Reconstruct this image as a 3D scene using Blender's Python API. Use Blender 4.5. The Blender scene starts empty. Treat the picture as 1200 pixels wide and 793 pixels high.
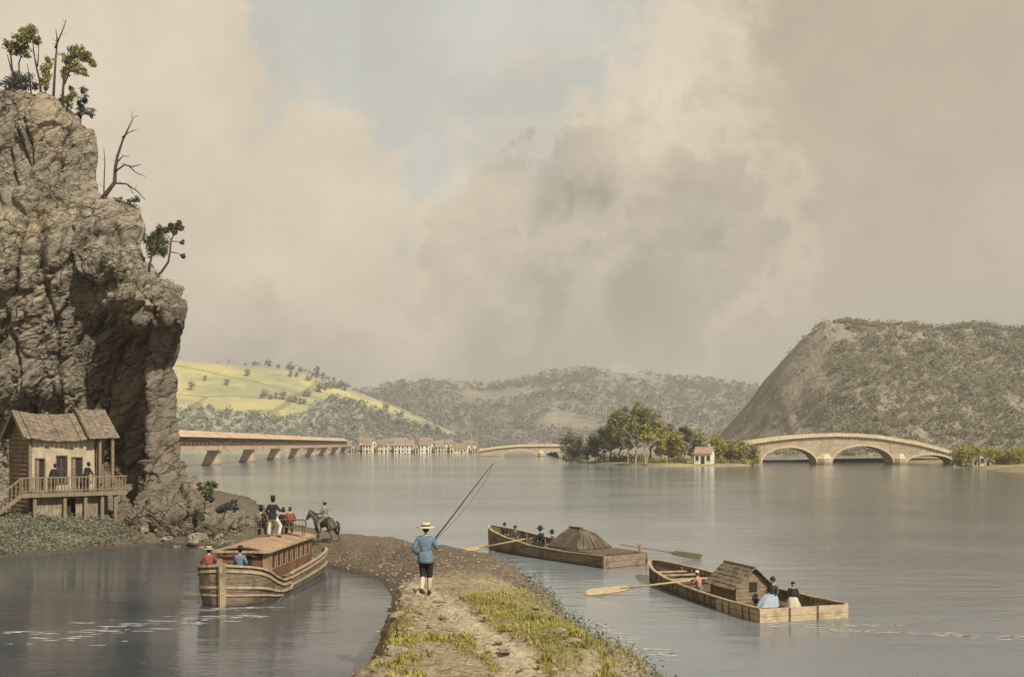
import bpy, bmesh, math, random
import numpy as np
from mathutils import Vector, Matrix, noise

random.seed(7)
SC = bpy.context.scene
COL = SC.collection
R = math.radians
F = 1200.0      # focal length in photo pixels
HY = 520.0      # horizon row of the photo
EYE = 6.0       # eye height above the water


def W(px, py, d):
    """world point seen at photo pixel px,py at distance d along the view axis"""
    return Vector(((px - 600) / F * d, d, EYE + (HY - py) / F * d))


def wx(px, d):
    return (px - 600) / F * d


def wz(py, d):
    return EYE + (HY - py) / F * d


def on_water(px, py):
    d = EYE * F / (py - HY)
    return Vector((wx(px, d), d, 0))


def lerp(a, b, t):
    return a + (b - a) * t


def sstep(a, b, x):
    t = min(1.0, max(0.0, (x - a) / (b - a)))
    return t * t * (3 - 2 * t)


def fbm(x, y, z, o=4):
    return noise.fractal((x, y, z), 1.0, 2.0, o)


# ------------------------------------------------------------------ materials
class NT:
    def __init__(self, tree):
        self.t = tree
        self.n = tree.nodes
        self.n.clear()

    def add(self, kind, **kw):
        nd = self.n.new(kind)
        for k, v in kw.items():
            if k == 'ins':
                for a, b in v.items():
                    self.put(nd.inputs[a], b)
            else:
                setattr(nd, k, v)
        return nd

    def put(self, sock, v):
        if isinstance(v, bpy.types.NodeSocket):
            self.t.links.new(v, sock)
        else:
            if hasattr(sock.default_value, '__len__') and not hasattr(v, '__len__'):
                v = (v,) * len(sock.default_value)
            if hasattr(sock.default_value, '__len__') and len(sock.default_value) == 4 and len(v) == 3:
                v = (*v, 1.0)
            sock.default_value = v

    def math(self, op, a, b=None, clamp=False):
        nd = self.add('ShaderNodeMath', operation=op, use_clamp=clamp)
        self.put(nd.inputs[0], a)
        if b is not None:
            self.put(nd.inputs[1], b)
        return nd.outputs[0]

    def vmath(self, op, a, b=None, out=0):
        nd = self.add('ShaderNodeVectorMath', operation=op)
        self.put(nd.inputs[0], a)
        if b is not None:
            self.put(nd.inputs['Scale'] if op == 'SCALE' else nd.inputs[1], b)
        return nd.outputs['Value'] if op in ('LENGTH', 'DISTANCE', 'DOT_PRODUCT') else nd.outputs[0]

    def mix(self, f, a, b):
        nd = self.add('ShaderNodeMix', data_type='RGBA')
        self.put(nd.inputs[0], f)
        self.put(nd.inputs[6], a)
        self.put(nd.inputs[7], b)
        return nd.outputs[2]

    def rng(self, v, a, b, c=0.0, d=1.0, smooth=True):
        nd = self.add('ShaderNodeMapRange', interpolation_type='SMOOTHSTEP' if smooth else 'LINEAR')
        self.put(nd.inputs[0], v)
        for i, q in enumerate((a, b, c, d)):
            self.put(nd.inputs[i + 1], q)
        return nd.outputs[0]

    def noise(self, vec, scale, detail=5, rough=.55, dist=0.0, color=False):
        nd = self.add('ShaderNodeTexNoise')
        self.put(nd.inputs['Vector'], vec)
        self.put(nd.inputs['Scale'], scale)
        self.put(nd.inputs['Detail'], detail)
        self.put(nd.inputs['Roughness'], rough)
        self.put(nd.inputs['Distortion'], dist)
        return nd.outputs[1 if color else 0]

    def mapping(self, vec, scale=(1, 1, 1), rot=(0, 0, 0)):
        nd = self.add('ShaderNodeMapping')
        self.put(nd.inputs['Vector'], vec)
        self.put(nd.inputs['Scale'], scale)
        self.put(nd.inputs['Rotation'], rot)
        return nd.outputs[0]


def new_mat(name):
    m = bpy.data.materials.new(name)
    m.use_nodes = True
    t = NT(m.node_tree)
    out = t.add('ShaderNodeOutputMaterial')
    b = t.add('ShaderNodeBsdfPrincipled')
    t.t.links.new(b.outputs[0], out.inputs[0])
    t.b = b
    return m, t


def mk(name, c1, c2=None, scale=4.0, rough=.85, bump=.0, bscale=None, stretch=(1, 1, 1), rot=(0, 0, 0),
       spec=.25, lo=.35, hi=.65, c3=None, c3_scale=1.0, c3_amt=.6, coords='Object', bdist=.03):
    m, t = new_mat(name)
    c2 = c2 or tuple(v * .7 for v in c1)
    tc = t.add('ShaderNodeTexCoord').outputs[coords]
    mp = t.mapping(tc, stretch, rot)
    n = t.noise(mp, scale)
    col = t.mix(t.rng(n, lo, hi), c1, c2)
    if c3:
        n3 = t.noise(tc, c3_scale, 4)
        col = t.mix(t.math('MULTIPLY', t.rng(n3, .48, .68), c3_amt), col, c3)
    t.put(t.b.inputs['Base Color'], col)
    t.put(t.b.inputs['Roughness'], rough)
    t.put(t.b.inputs['Specular IOR Level'], spec)
    if bump:
        nb = t.noise(mp, bscale or scale * 2.5, 6, .65)
        bn = t.add('ShaderNodeBump')
        t.put(bn.inputs['Height'], nb)
        t.put(bn.inputs['Strength'], bump)
        t.put(bn.inputs['Distance'], bdist)
        t.put(t.b.inputs['Normal'], bn.outputs[0])
    return m


def mk_leaf(name, dark, mid, light, trans=.25):
    """foliage: every leaf its own tone"""
    m, t = new_mat(name)
    g = t.add('ShaderNodeNewGeometry')
    r = g.outputs['Random Per Island']
    col = t.mix(t.rng(r, 0, .55, smooth=False), dark, mid)
    col = t.mix(t.rng(r, .6, 1.0, smooth=False), col, light)
    pos = t.add('ShaderNodeTexCoord').outputs['Object']
    col = t.mix(t.math('MULTIPLY', t.rng(t.noise(pos, .45, 3), .42, .62), .55), col, light)
    t.put(t.b.inputs['Base Color'], col)
    t.put(t.b.inputs['Roughness'], .75)
    t.put(t.b.inputs['Specular IOR Level'], .15)
    tr = t.add('ShaderNodeBsdfTranslucent')
    t.put(tr.inputs[0], col)
    mx = t.add('ShaderNodeMixShader')
    t.put(mx.inputs[0], trans)
    t.t.links.new(t.b.outputs[0], mx.inputs[1])
    t.t.links.new(tr.outputs[0], mx.inputs[2])
    o = [n for n in t.n if n.type == 'OUTPUT_MATERIAL'][0]
    t.t.links.new(mx.outputs[0], o.inputs[0])
    return m


# ------------------------------------------------------------------ mesh builder
class MB:
    def __init__(self):
        self.v = []
        self.f = []
        self.m = []
        self.mi = 0

    def face(self, *idx):
        self.f.append(tuple(idx))
        self.m.append(self.mi)

    def pts(self, P):
        b = len(self.v)
        self.v.extend([tuple(p) for p in P])
        return b

    def poly(self, P):
        b = self.pts(P)
        self.face(*range(b, b + len(P)))

    def hexa(self, P):
        """bottom 4 (ccw from above) then top 4"""
        b = self.pts(P)
        for q in ((3, 2, 1, 0), (4, 5, 6, 7), (0, 1, 5, 4), (1, 2, 6, 5), (2, 3, 7, 6), (3, 0, 4, 7)):
            self.face(*[b + i for i in q])

    def box(self, x0, x1, y0, y1, z0, z1, M=None):
        P = [Vector(p) for p in ((x0, y0, z0), (x1, y0, z0), (x1, y1, z0), (x0, y1, z0),
                                 (x0, y0, z1), (x1, y0, z1), (x1, y1, z1), (x0, y1, z1))]
        if M is not None:
            P = [M @ p for p in P]
        self.hexa(P)

    def beam(self, p, q, w, h, up=(0, 0, 1)):
        p, q = Vector(p), Vector(q)
        d = (q - p).normalized()
        u = Vector(up)
        s = d.cross(u)
        if s.length < 1e-4:
            s = d.cross(Vector((1, 0, 0)))
        s.normalize()
        u = s.cross(d).normalized()
        s *= w / 2
        u *= h / 2
        self.hexa([p - s - u, p + s - u, q + s - u, q - s - u, p - s + u, p + s + u, q + s + u, q - s + u])

    def tube(self, P, rad, n=8, caps=True):
        P = [Vector(p) for p in P]
        if not hasattr(rad, '__len__'):
            rad = [rad] * len(P)
        rings = []
        pn = None
        for i, p in enumerate(P):
            d = (P[min(i + 1, len(P) - 1)] - P[max(i - 1, 0)]).normalized()
            if pn is None:
                a = d.cross(Vector((0, 0, 1)))
                if a.length < .05:
                    a = d.cross(Vector((1, 0, 0)))
            else:
                a = pn - d * pn.dot(d)
            a.normalize()
            pn = a
            b = d.cross(a)
            rings.append(self.pts([p + (a * math.cos(k * 2 * math.pi / n) + b * math.sin(k * 2 * math.pi / n)) * rad[i]
                                   for k in range(n)]))
        for i in range(len(P) - 1):
            for k in range(n):
                k2 = (k + 1) % n
                self.face(rings[i] + k, rings[i] + k2, rings[i + 1] + k2, rings[i + 1] + k)
        if caps:
            self.face(*[rings[0] + k for k in reversed(range(n))])
            self.face(*[rings[-1] + k for k in range(n)])

    def lathe(self, prof, n=16, c=(0, 0, 0), sx=1, sy=1, wob=0.0, M=None):
        """prof: (radius, z) list"""
        base = []
        for r, z in prof:
            P = []
            for k in range(n):
                a = k * 2 * math.pi / n
                w = 1 + wob * math.sin(a * 5 + z * 9)
                p = Vector((c[0] + math.cos(a) * r * sx * w, c[1] + math.sin(a) * r * sy * w, c[2] + z))
                P.append(M @ p if M is not None else p)
            base.append(self.pts(P))
        for i in range(len(prof) - 1):
            for k in range(n):
                k2 = (k + 1) % n
                self.face(base[i] + k, base[i] + k2, base[i + 1] + k2, base[i + 1] + k)
        if prof[0][0] > 1e-4:
            self.face(*[base[0] + k for k in reversed(range(n))])
        if prof[-1][0] > 1e-4:
            self.face(*[base[-1] + k for k in range(n)])

    def ball(self, c, r, n=10, m=7, M=None, fn=None):
        rx, ry, rz = r if hasattr(r, '__len__') else (r, r, r)
        base = []
        for i in range(m + 1):
            th = math.pi * i / m
            P = []
            for k in range(n):
                a = 2 * math.pi * k / n
                q = Vector((math.sin(th) * math.cos(a), math.sin(th) * math.sin(a), -math.cos(th)))
                if fn:
                    q = fn(q)
                p = Vector((c[0] + q.x * rx, c[1] + q.y * ry, c[2] + q.z * rz))
                P.append(M @ p if M is not None else p)
            base.append(self.pts(P))
        for i in range(m):
            for k in range(n):
                k2 = (k + 1) % n
                self.face(base[i] + k, base[i] + k2, base[i + 1] + k2, base[i + 1] + k)

    def grid(self, rows, close=False):
        b = [self.pts(r) for r in rows]
        n = len(rows[0])
        for i in range(len(rows) - 1):
            for k in range(n - 1 + (1 if close else 0)):
                k2 = (k + 1) % n
                self.face(b[i] + k, b[i] + k2, b[i + 1] + k2, b[i + 1] + k)

    def leaf(self, p, s, aspect=.6, nrm=None):
        a = Vector((random.gauss(0, 1), random.gauss(0, 1), random.gauss(0, 1))).normalized()
        b = a.cross(Vector((random.gauss(0, 1), random.gauss(0, 1), random.gauss(0, 1)))).normalized()
        p = Vector(p)
        a *= s / 2
        b *= s * aspect / 2
        k = self.pts([p - a, p + b * .9 - a * .15, p + a, p - b * .9 + a * .1])
        self.face(k, k + 1, k + 2, k + 3)

    def mesh(self, name, mats, smooth=False):
        me = bpy.data.meshes.new(name)
        me.from_pydata(self.v, [], self.f)
        if not isinstance(mats, (list, tuple)):
            mats = [mats]
        for m in mats:
            me.materials.append(m)
        if len(mats) > 1:
            me.polygons.foreach_set('material_index', self.m)
        if smooth:
            me.polygons.foreach_set('use_smooth', [True] * len(me.polygons))
        me.update()
        return me

    def build(self, name, mats, parent=None, smooth=False):
        return link(name, self.mesh(name, mats, smooth), parent)


def link(name, me, parent=None):
    o = bpy.data.objects.new(name, me)
    COL.objects.link(o)
    if parent is not None:
        o.parent = parent
    return o


def tag(o, label=None, cat=None, group=None, kind=None):
    if label:
        o['label'] = label
    if cat:
        o['category'] = cat
    if group:
        o['group'] = group
    if kind:
        o['kind'] = kind
    return o


def thing(name, label, cat, loc=(0, 0, 0), rz=0.0, group=None):
    o = bpy.data.objects.new(name, None)
    o.empty_display_size = .2
    COL.objects.link(o)
    o.location = loc
    o.rotation_euler = (0, 0, rz)
    return tag(o, label, cat, group)


def copy_thing(src, loc, rz=0.0, label=None, scale=None):
    r = src.copy()
    COL.objects.link(r)
    r.location = loc
    r.rotation_euler = (0, 0, rz)
    if scale:
        r.scale = (scale,) * 3
    if label:
        r['label'] = label
    for ch in list(src.children):
        c = ch.copy()
        COL.objects.link(c)
        c.parent = r
        for g in list(ch.children):
            d = g.copy()
            COL.objects.link(d)
            d.parent = c
    return r


def structure(o):
    o['kind'] = 'structure'
    return o
# ------------------------------------------------------------------ shared materials
M = {}
M['skin'] = mk('skin', (.50, .30, .20), (.45, .26, .17), 20, .6)
M['eye'] = mk('eye', (.02, .015, .01))
M['hair'] = mk('hair', (.05, .03, .02), (.03, .02, .012), 30)
M['black'] = mk('black_cloth', (.018, .017, .018), (.035, .033, .034), 14, .85, .3)
M['charcoal'] = mk('charcoal_cloth', (.05, .048, .05), (.085, .08, .08), 12, .9, .3)
M['grey'] = mk('grey_cloth', (.13, .12, .115), (.2, .19, .175), 12, .9, .3)
M['blue'] = mk('blue_cloth', (.10, .165, .215), (.15, .215, .26), 9, .9, .3)
M['paleblue'] = mk('pale_blue_cloth', (.27, .34, .385), (.36, .42, .455), 9, .9, .4)
M['red'] = mk('red_cloth', (.20, .055, .04), (.28, .085, .06), 9, .9, .3)
M['rose'] = mk('rose_cloth', (.45, .20, .15), (.5, .25, .19), 9, .9, .3)
M['white'] = mk('white_cloth', (.62, .57, .48), (.52, .47, .39), 10, .9, .3)
M['cream'] = mk('cream_cloth', (.55, .48, .36), (.45, .39, .29), 10, .9, .3)
M['dun'] = mk('dun_cloth', (.19, .16, .12), (.26, .22, .17), 10, .9, .3)
M['straw'] = mk('straw', (.60, .50, .32), (.5, .40, .24), 25, .8, .4)
M['leather'] = mk('leather', (.05, .03, .02), (.03, .02, .014), 20, .5)
M['pony'] = mk('pony_coat', (.13, .11, .088), (.085, .07, .056), 5, .7, .1)
M['pony_hair'] = mk('pony_hair', (.06, .05, .04), (.035, .03, .025), 30, .7)

M['plank'] = mk('weathered_plank', (.34, .26, .165), (.19, .135, .085), 5, .85, .5, None, (1, 1, 9), c3=(.10, .075, .05), c3_scale=2.2)
M['plank_dark'] = mk('dark_plank', (.20, .145, .09), (.10, .072, .048), 5, .85, .5, None, (1, 1, 9), c3=(.05, .04, .03), c3_scale=2.0)
M['plank_pale'] = mk('pale_plank', (.56, .45, .29), (.42, .32, .20), 4, .85, .4, None, (1, 1, 9), c3=(.22, .15, .09), c3_scale=2.4, c3_amt=.5)
M['hull_wood'] = mk('hull_wood', (.235, .175, .108), (.12, .086, .055), 5, .8, .5, None, (1, 1, 8), c3=(.07, .055, .04), c3_scale=1.8)
M['rail_wood'] = mk('rail_wood', (.52, .42, .265), (.33, .25, .15), 6, .8, .4, None, (5, 1, 5), c3=(.14, .1, .06), c3_scale=3)
M['cabin_red'] = mk('cabin_boards', (.19, .10, .062), (.12, .064, .042), 6, .7, .4, None, (6, 6, 1), c3=(.32, .17, .085), c3_scale=1.6)
M['cabin_roof'] = mk('cabin_roof_boards', (.44, .30, .185), (.30, .195, .12), 5, .8, .4, None, (8, 1, 1), c3=(.2, .11, .06), c3_scale=1.5)
M['dark_glass'] = mk('dark_glass', (.025, .022, .02), (.04, .036, .032), 3, .25, spec=.5)
M['dark_open'] = mk('dark_interior', (.03, .025, .02), (.045, .038, .03), 3, .9)
M['shingle'] = mk('old_shingle', (.28, .225, .15), (.13, .10, .07), 3.5, .9, .7, 9, (1, 3, 3), c3=(.09, .075, .055), c3_scale=1.7)
M['plaster'] = mk('lime_plaster', (.50, .415, .285), (.38, .31, .205), 2.2, .9, .2, c3=(.30, .24, .16), c3_scale=1.4, c3_amt=.5)
M['log'] = mk('log_wall', (.30, .22, .14), (.17, .12, .075), 4, .9, .5, None, (1, 1, 6), c3=(.08, .06, .042), c3_scale=1.4)
M['post'] = mk('grey_timber', (.28, .22, .145), (.16, .122, .082), 5, .9, .4, None, (6, 6, 1))
M['stone_lower'] = mk('lower_boards', (.29, .235, .16), (.15, .12, .08), 3, .9, .5, None, (6, 6, 1), c3=(.42, .33, .2), c3_scale=1.1)

M['oar'] = mk('oar_wood', (.55, .43, .26), (.40, .30, .17), 5, .75, .3, None, (1, 6, 6))
M['oar_dark'] = mk('dark_oar_wood', (.28, .22, .15), (.18, .14, .095), 5, .75, .3, None, (1, 6, 6))
M['bark'] = mk('bark', (.16, .125, .09), (.075, .06, .045), 6, .95, .6, None, (1, 1, .3))
M['bark_pale'] = mk('pale_bark', (.45, .38, .26), (.30, .25, .17), 3, .95, .4, None, (1, 1, .3))
M['deadwood'] = mk('dead_wood', (.10, .08, .06), (.05, .04, .032), 6, .95, .5)

M['leaf_olive'] = mk_leaf('olive_leaf', (.06, .062, .03), (.20, .19, .07), (.46, .41, .13))
M['leaf_dark'] = mk_leaf('dark_leaf', (.03, .035, .022), (.085, .09, .048), (.21, .205, .085))
M['leaf_grey'] = mk_leaf('grey_leaf', (.035, .04, .036), (.09, .10, .085), (.17, .18, .145))
M['leaf_yellow'] = mk_leaf('yellow_leaf', (.08, .08, .03), (.30, .27, .07), (.58, .50, .12))
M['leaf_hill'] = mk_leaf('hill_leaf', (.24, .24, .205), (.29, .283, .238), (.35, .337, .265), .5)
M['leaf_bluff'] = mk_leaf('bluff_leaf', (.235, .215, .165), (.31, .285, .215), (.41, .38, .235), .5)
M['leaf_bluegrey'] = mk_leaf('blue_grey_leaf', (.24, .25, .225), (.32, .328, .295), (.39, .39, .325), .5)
M['grass'] = mk_leaf('grass_blade', (.12, .115, .04), (.34, .305, .085), (.56, .485, .16))
M['weed'] = mk_leaf('weed_leaf', (.08, .085, .06), (.18, .185, .13), (.34, .335, .24))

M['bridge_wood'] = mk('bridge_timber', (.62, .45, .29), (.5, .35, .215), .8, .85, c3=(.3, .18, .09), c3_scale=.25)
M['bridge_roof'] = mk('bridge_roof', (.58, .44, .29), (.46, .34, .215), .5, .85, c3=(.36, .22, .12), c3_scale=.2)
M['bridge_dark'] = mk('bridge_lattice', (.20, .13, .08), (.13, .085, .05), .8, .9)
M['pier'] = mk('pier_stone', (.58, .46, .31), (.44, .34, .22), .7, .9, .4, c3=(.3, .22, .14), c3_scale=.3)
M['stone'] = mk('bridge_stone', (.52, .42, .26), (.40, .32, .195), .55, .9, .4, 1.5, c3=(.54, .36, .19), c3_scale=.12, c3_amt=.55)
M['stone_pale'] = mk('coping_stone', (.62, .52, .34), (.50, .41, .26), .8, .9, .3)
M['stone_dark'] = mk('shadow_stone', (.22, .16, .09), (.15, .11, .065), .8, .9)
M['wall_cream'] = mk('house_cream', (.72, .62, .44), (.62, .52, .36), .5, .9)
M['wall_white'] = mk('house_white', (.76, .70, .58), (.66, .60, .48), .5, .9)
M['wall_grey'] = mk('house_grey', (.50, .44, .34), (.40, .35, .27), .5, .9)
M['roof_brown'] = mk('roof_brown', (.29, .225, .165), (.22, .17, .12), .7, .9)
M['roof_orange'] = mk('roof_orange', (.36, .26, .18), (.28, .195, .13), .7, .9)
M['roof_grey'] = mk('roof_grey', (.30, .235, .16), (.22, .17, .12), .7, .9)


def mk_hull(name, c1, c2, seam, pitch=.17):
    """tarred planking: seams along the strakes, wet dark band at the waterline"""
    m, t = new_mat(name)
    tc = t.add('ShaderNodeTexCoord').outputs['Object']
    sp = t.add('ShaderNodeSeparateXYZ')
    t.put(sp.inputs[0], tc)
    n = t.noise(t.mapping(tc, (1.2, .5, 9)), 3.5, 6, .65)
    n2 = t.noise(tc, 1.3, 5, .6)
    z = t.math('ADD', sp.outputs[2], t.math('MULTIPLY', t.math('SUBTRACT', n2, .5), .05))
    col = t.mix(t.rng(n, .34, .66), c1, c2)
    col = t.mix(t.math('MULTIPLY', t.rng(n2, .48, .66), .7), col, tuple(v * .42 for v in c2))
    fr = t.math('ABSOLUTE', t.math('SUBTRACT', t.math('FRACT', t.math('DIVIDE', z, pitch)), .5))
    ln = t.rng(fr, .44, .49)
    col = t.mix(t.math('MULTIPLY', ln, .85), col, seam)
    wet = t.rng(t.math('ADD', z, t.math('MULTIPLY', t.math('SUBTRACT', n, .5), .12)), .16, .04)
    col = t.mix(t.math('MULTIPLY', wet, .65), col, (.045, .042, .03))
    t.put(t.b.inputs['Base Color'], col)
    t.put(t.b.inputs['Roughness'], .8)
    bn = t.add('ShaderNodeBump')
    t.put(bn.inputs['Height'], t.math('SUBTRACT', n, t.math('MULTIPLY', ln, 1.2)))
    t.put(bn.inputs['Strength'], .6)
    t.put(bn.inputs['Distance'], .03)
    t.put(t.b.inputs['Normal'], bn.outputs[0])
    return m


M['hull_wood'] = mk_hull('hull_wood', (.27, .205, .13), (.135, .10, .066), (.03, .024, .018))


def mk_ashlar(name, c1, c2, joint, w, h):
    """coursed stone blocks on walls facing any way"""
    m, t = new_mat(name)
    tc = t.add('ShaderNodeTexCoord').outputs['Object']
    sp = t.add('ShaderNodeSeparateXYZ')
    t.put(sp.inputs[0], tc)
    cb_ = t.add('ShaderNodeCombineXYZ')
    t.put(cb_.inputs[0], t.math('ADD', sp.outputs[0], sp.outputs[1]))
    t.put(cb_.inputs[1], sp.outputs[2])
    br = t.add('ShaderNodeTexBrick')
    t.put(br.inputs['Vector'], cb_.outputs[0])
    t.put(br.inputs['Color1'], c1)
    t.put(br.inputs['Color2'], c2)
    t.put(br.inputs['Mortar'], joint)
    t.put(br.inputs['Scale'], 1.0)
    t.put(br.inputs['Mortar Size'], .05)
    t.put(br.inputs['Brick Width'], w)
    t.put(br.inputs['Row Height'], h)
    n = t.noise(tc, .35, 6, .65)
    n2 = t.noise(t.mapping(tc, (1, 1, .15)), .8, 5, .65)
    col = t.mix(t.math('MULTIPLY', t.rng(n, .42, .66), .5), br.outputs[0], tuple(v * .62 for v in c2))
    col = t.mix(t.math('MULTIPLY', t.rng(n2, .52, .68), .5), col, (.22, .17, .115))
    wet = t.rng(sp.outputs[2], .9, .25)
    col = t.mix(t.math('MULTIPLY', wet, .6), col, (.10, .085, .06))
    t.put(t.b.inputs['Base Color'], col)
    t.put(t.b.inputs['Roughness'], .95)
    t.put(t.b.inputs['Specular IOR Level'], .1)
    return m


M['stone'] = mk_ashlar('bridge_stone', (.54, .44, .29), (.44, .355, .225), (.28, .22, .14), 1.5, .75)
M['pier'] = mk_ashlar('pier_stone', (.58, .47, .33), (.48, .38, .26), (.3, .23, .15), 1.8, .9)
M['tarred'] = mk('tarred_plank', (.13, .10, .07), (.065, .052, .038), 5, .85, .5, None, (1, 1, 9), c3=(.20, .155, .105), c3_scale=1.1)
# ------------------------------------------------------------------ people
def skin_mesh(nodes, edges, root, mats, name, sub=1):
    names = list(nodes)
    me = bpy.data.meshes.new(name)
    me.from_pydata([tuple(nodes[k][0]) for k in names], [(names.index(a), names.index(b)) for a, b in edges], [])
    o = bpy.data.objects.new('tmp', me)
    COL.objects.link(o)
    o.modifiers.new('s', 'SKIN')
    sv = me.skin_vertices[0].data
    for i, k in enumerate(names):
        r = nodes[k][1]
        sv[i].radius = r if hasattr(r, '__len__') else (r, r)
        sv[i].use_root = (k == root)
    if sub:
        s = o.modifiers.new('u', 'SUBSURF')
        s.levels = s.render_levels = sub
    bpy.context.view_layer.update()
    dg = bpy.context.evaluated_depsgraph_get()
    out = bpy.data.meshes.new_from_object(o.evaluated_get(dg))
    out.name = name
    bpy.data.objects.remove(o)
    bpy.data.meshes.remove(me)
    out.materials.clear()
    for m in mats:
        out.materials.append(m)
    out.polygons.foreach_set('use_smooth', [True] * len(out.polygons))
    return out


def head_fn(q):
    """skull: narrower jaw, brow, nose, ears; face looks along +Y"""
    q = q.copy()
    if q.z < 0:
        q.x *= 1 + q.z * .30
        q.y = q.y * (1 + q.z * .12) + (-.10 * q.z if q.y > 0 else .25 * q.z * abs(q.y) * -1)
    if q.y > .75 and -.45 < q.z < .12:
        q.y += .24 * max(0, 1 - abs(q.x) / .28)           # nose
    if q.y > .55 and .05 < q.z < .3 and .2 < abs(q.x) < .6:
        q.y -= .07                                         # eye sockets
    if abs(q.x) > .86 and -.3 < q.z < .2:
        q.x *= 1.13                                        # ears
    return q


def add_head(me_builder, c, s, M_head):
    me_builder.mi = 0
    me_builder.ball(c, (.078 * s, .098 * s, .118 * s), 20, 16, M_head, head_fn)


def person(label, loc, rz, pose='stand', s=1.0, coat=None, legs=None, hat=None, hat_mat=None, hem=.0, skirt=None,
           breeches=False, arms=None, lean=.0, look=0.0, group=None, band=None, hair=None, nod=0.0, leg_pts=None, shawl=None,
           skirt_shape=None, shoe='leather', stocking=None):
    """origin: between the feet (stand) or on the seat under the hips (sit, ride); faces local +Y"""
    root = thing('person', label, 'person', loc, rz, group)
    if pose in ('stand', 'walk'):
        hem = max(hem, .05)
    pz = {'stand': .93, 'walk': .92, 'sit': .10, 'ride': .11, 'floor': .10}[pose]
    P = {}
    up = lambda h: Vector((0, lean * h, h))
    base = Vector((0, 0, pz))
    P['pel'] = base
    P['sp'] = base + up(.19)
    P['ch'] = base + up(.40)
    P['nk'] = base + up(.545)
    P['hd'] = base + up(.63) + Vector((0, .015, 0))
    for sd, nm in ((-1, 'L'), (1, 'R')):
        P['sh' + nm] = base + up(.48) + Vector((sd * .175, -.01, 0))
        P['hp' + nm] = base + Vector((sd * .095, 0, -.03))
        if pose == 'stand':
            kn, an = Vector((sd * .11, .03, .50)), Vector((sd * .12, -.01, .085))
        elif pose == 'walk':
            kn, an = ((Vector((sd * .08, .10, .52)), Vector((sd * .07, .10, .085))) if sd > 0
                      else (Vector((sd * .07, .02, .50)), Vector((sd * .05, -.26, .15))))
        elif pose == 'sit':
            kn, an = Vector((sd * .13, .41, .11)), Vector((sd * .13, .43, -.30))
        elif pose == 'floor':
            kn, an = Vector((sd * .14, .34, .34)), Vector((sd * .12, .60, .05))
        else:
            kn, an = Vector((sd * .31, .20, -.16)), Vector((sd * .34, .06, -.56))
        if leg_pts:
            kn, an = (Vector(q) for q in leg_pts[0 if sd < 0 else 1])
        P['kn' + nm], P['an' + nm] = kn, an
        toe = (kn - P['hp' + nm])
        fw = Vector((toe.x * .25, abs(toe.y) * .2 + .14, 0)).normalized()
        P['to' + nm] = an + fw * .155 + Vector((0, 0, -.045))
        if arms:
            el, wr = (Vector(q) for q in arms[0 if sd < 0 else 1])
            el, wr = base + el, base + wr
        elif pose in ('sit', 'floor'):
            el, wr = base + up(.22) + Vector((sd * .26, .04, 0)), base + Vector((sd * .14, .25, .11))
        elif pose == 'ride':
            el, wr = base + up(.22) + Vector((sd * .24, .06, 0)), base + Vector((sd * .06, .34, .20))
        else:
            el, wr = base + up(.22) + Vector((sd * .26, -.02, 0)), base + Vector((sd * .27, .10, .0))
        P['el' + nm], P['wr' + nm] = el, wr
    P = {k: v * s for k, v in P.items()}
    rad = dict(pel=.105, sp=.10, ch=.118, nk=.056, hd=.055)
    nodes = {k: (P[k], rad[k] * s) for k in ('pel', 'sp', 'ch', 'nk', 'hd')}
    edges = [('pel', 'sp'), ('sp', 'ch'), ('ch', 'nk'), ('nk', 'hd')]
    for nm, sd in (('L', -1), ('R', 1)):
        for k, r in (('sh', .065), ('el', .043), ('wr', .028), ('hp', .080), ('kn', .056), ('an', .038), ('to', .03)):
            nodes[k + nm] = (P[k + nm], r * s)
        edges += [('ch', 'sh' + nm), ('sh' + nm, 'el' + nm), ('el' + nm, 'wr' + nm),
                  ('pel', 'hp' + nm), ('hp' + nm, 'kn' + nm), ('kn' + nm, 'an' + nm), ('an' + nm, 'to' + nm)]
        # hand: palm, four fingers, thumb, lightly curled
        d = (P['wr' + nm] - P['el' + nm]).normalized()
        side = d.cross(Vector((0, 0, 1)))
        if side.length < .2:
            side = Vector((0, 1, 0)).cross(d)
        side.normalize()
        curl = d.cross(side) * (1 if d.cross(side).z < 0 or abs(d.z) > .8 else -1)
        palm = P['wr' + nm] + d * .06 * s
        nodes['pa' + nm] = (palm, .032 * s)
        edges.append(('wr' + nm, 'pa' + nm))
        for k in range(4):
            off = side * (k - 1.5) * .021 * s
            ln = (.068, .08, .076, .058)[k] * s
            a = palm + off + d * .045 * s
            b = a + d * ln * .5 + curl * .02 * s
            c = b + d * ln * .25 + curl * .045 * s
            for q, (pt, rr) in enumerate(((a, .0095), (b, .009), (c, .0075))):
                nodes['f%d%d%s' % (k, q, nm)] = (pt, rr * s)
            edges += [('pa' + nm, 'f%d0%s' % (k, nm)), ('f%d0%s' % (k, nm), 'f%d1%s' % (k, nm)), ('f%d1%s' % (k, nm), 'f%d2%s' % (k, nm))]
        a = P['wr' + nm] + d * .035 * s + side * -sd * .034 * s
        b = a + d * .035 * s + side * -sd * .022 * s + curl * .015 * s
        nodes['t0' + nm] = (a, .011 * s)
        nodes['t1' + nm] = (b, .009 * s)
        edges += [('wr' + nm, 't0' + nm), ('t0' + nm, 't1' + nm)]
    me = skin_mesh(nodes, edges, 'pel', [M['skin'], M['eye']], 'body')
    # head merged into the same mesh
    mb = MB()
    HM = Matrix.Translation(P['hd'] + Vector((0, .02 * s, .105 * s))) @ Matrix.Rotation(look, 4, 'Z') @ Matrix.Rotation(-nod, 4, 'X')
    add_head(mb, (0, 0, 0), s, HM)
    mb.mi = 1
    for sd in (-1, 1):
        mb.ball((sd * .030 * s, .088 * s, .022 * s), .012 * s, 8, 6, HM)
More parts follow.
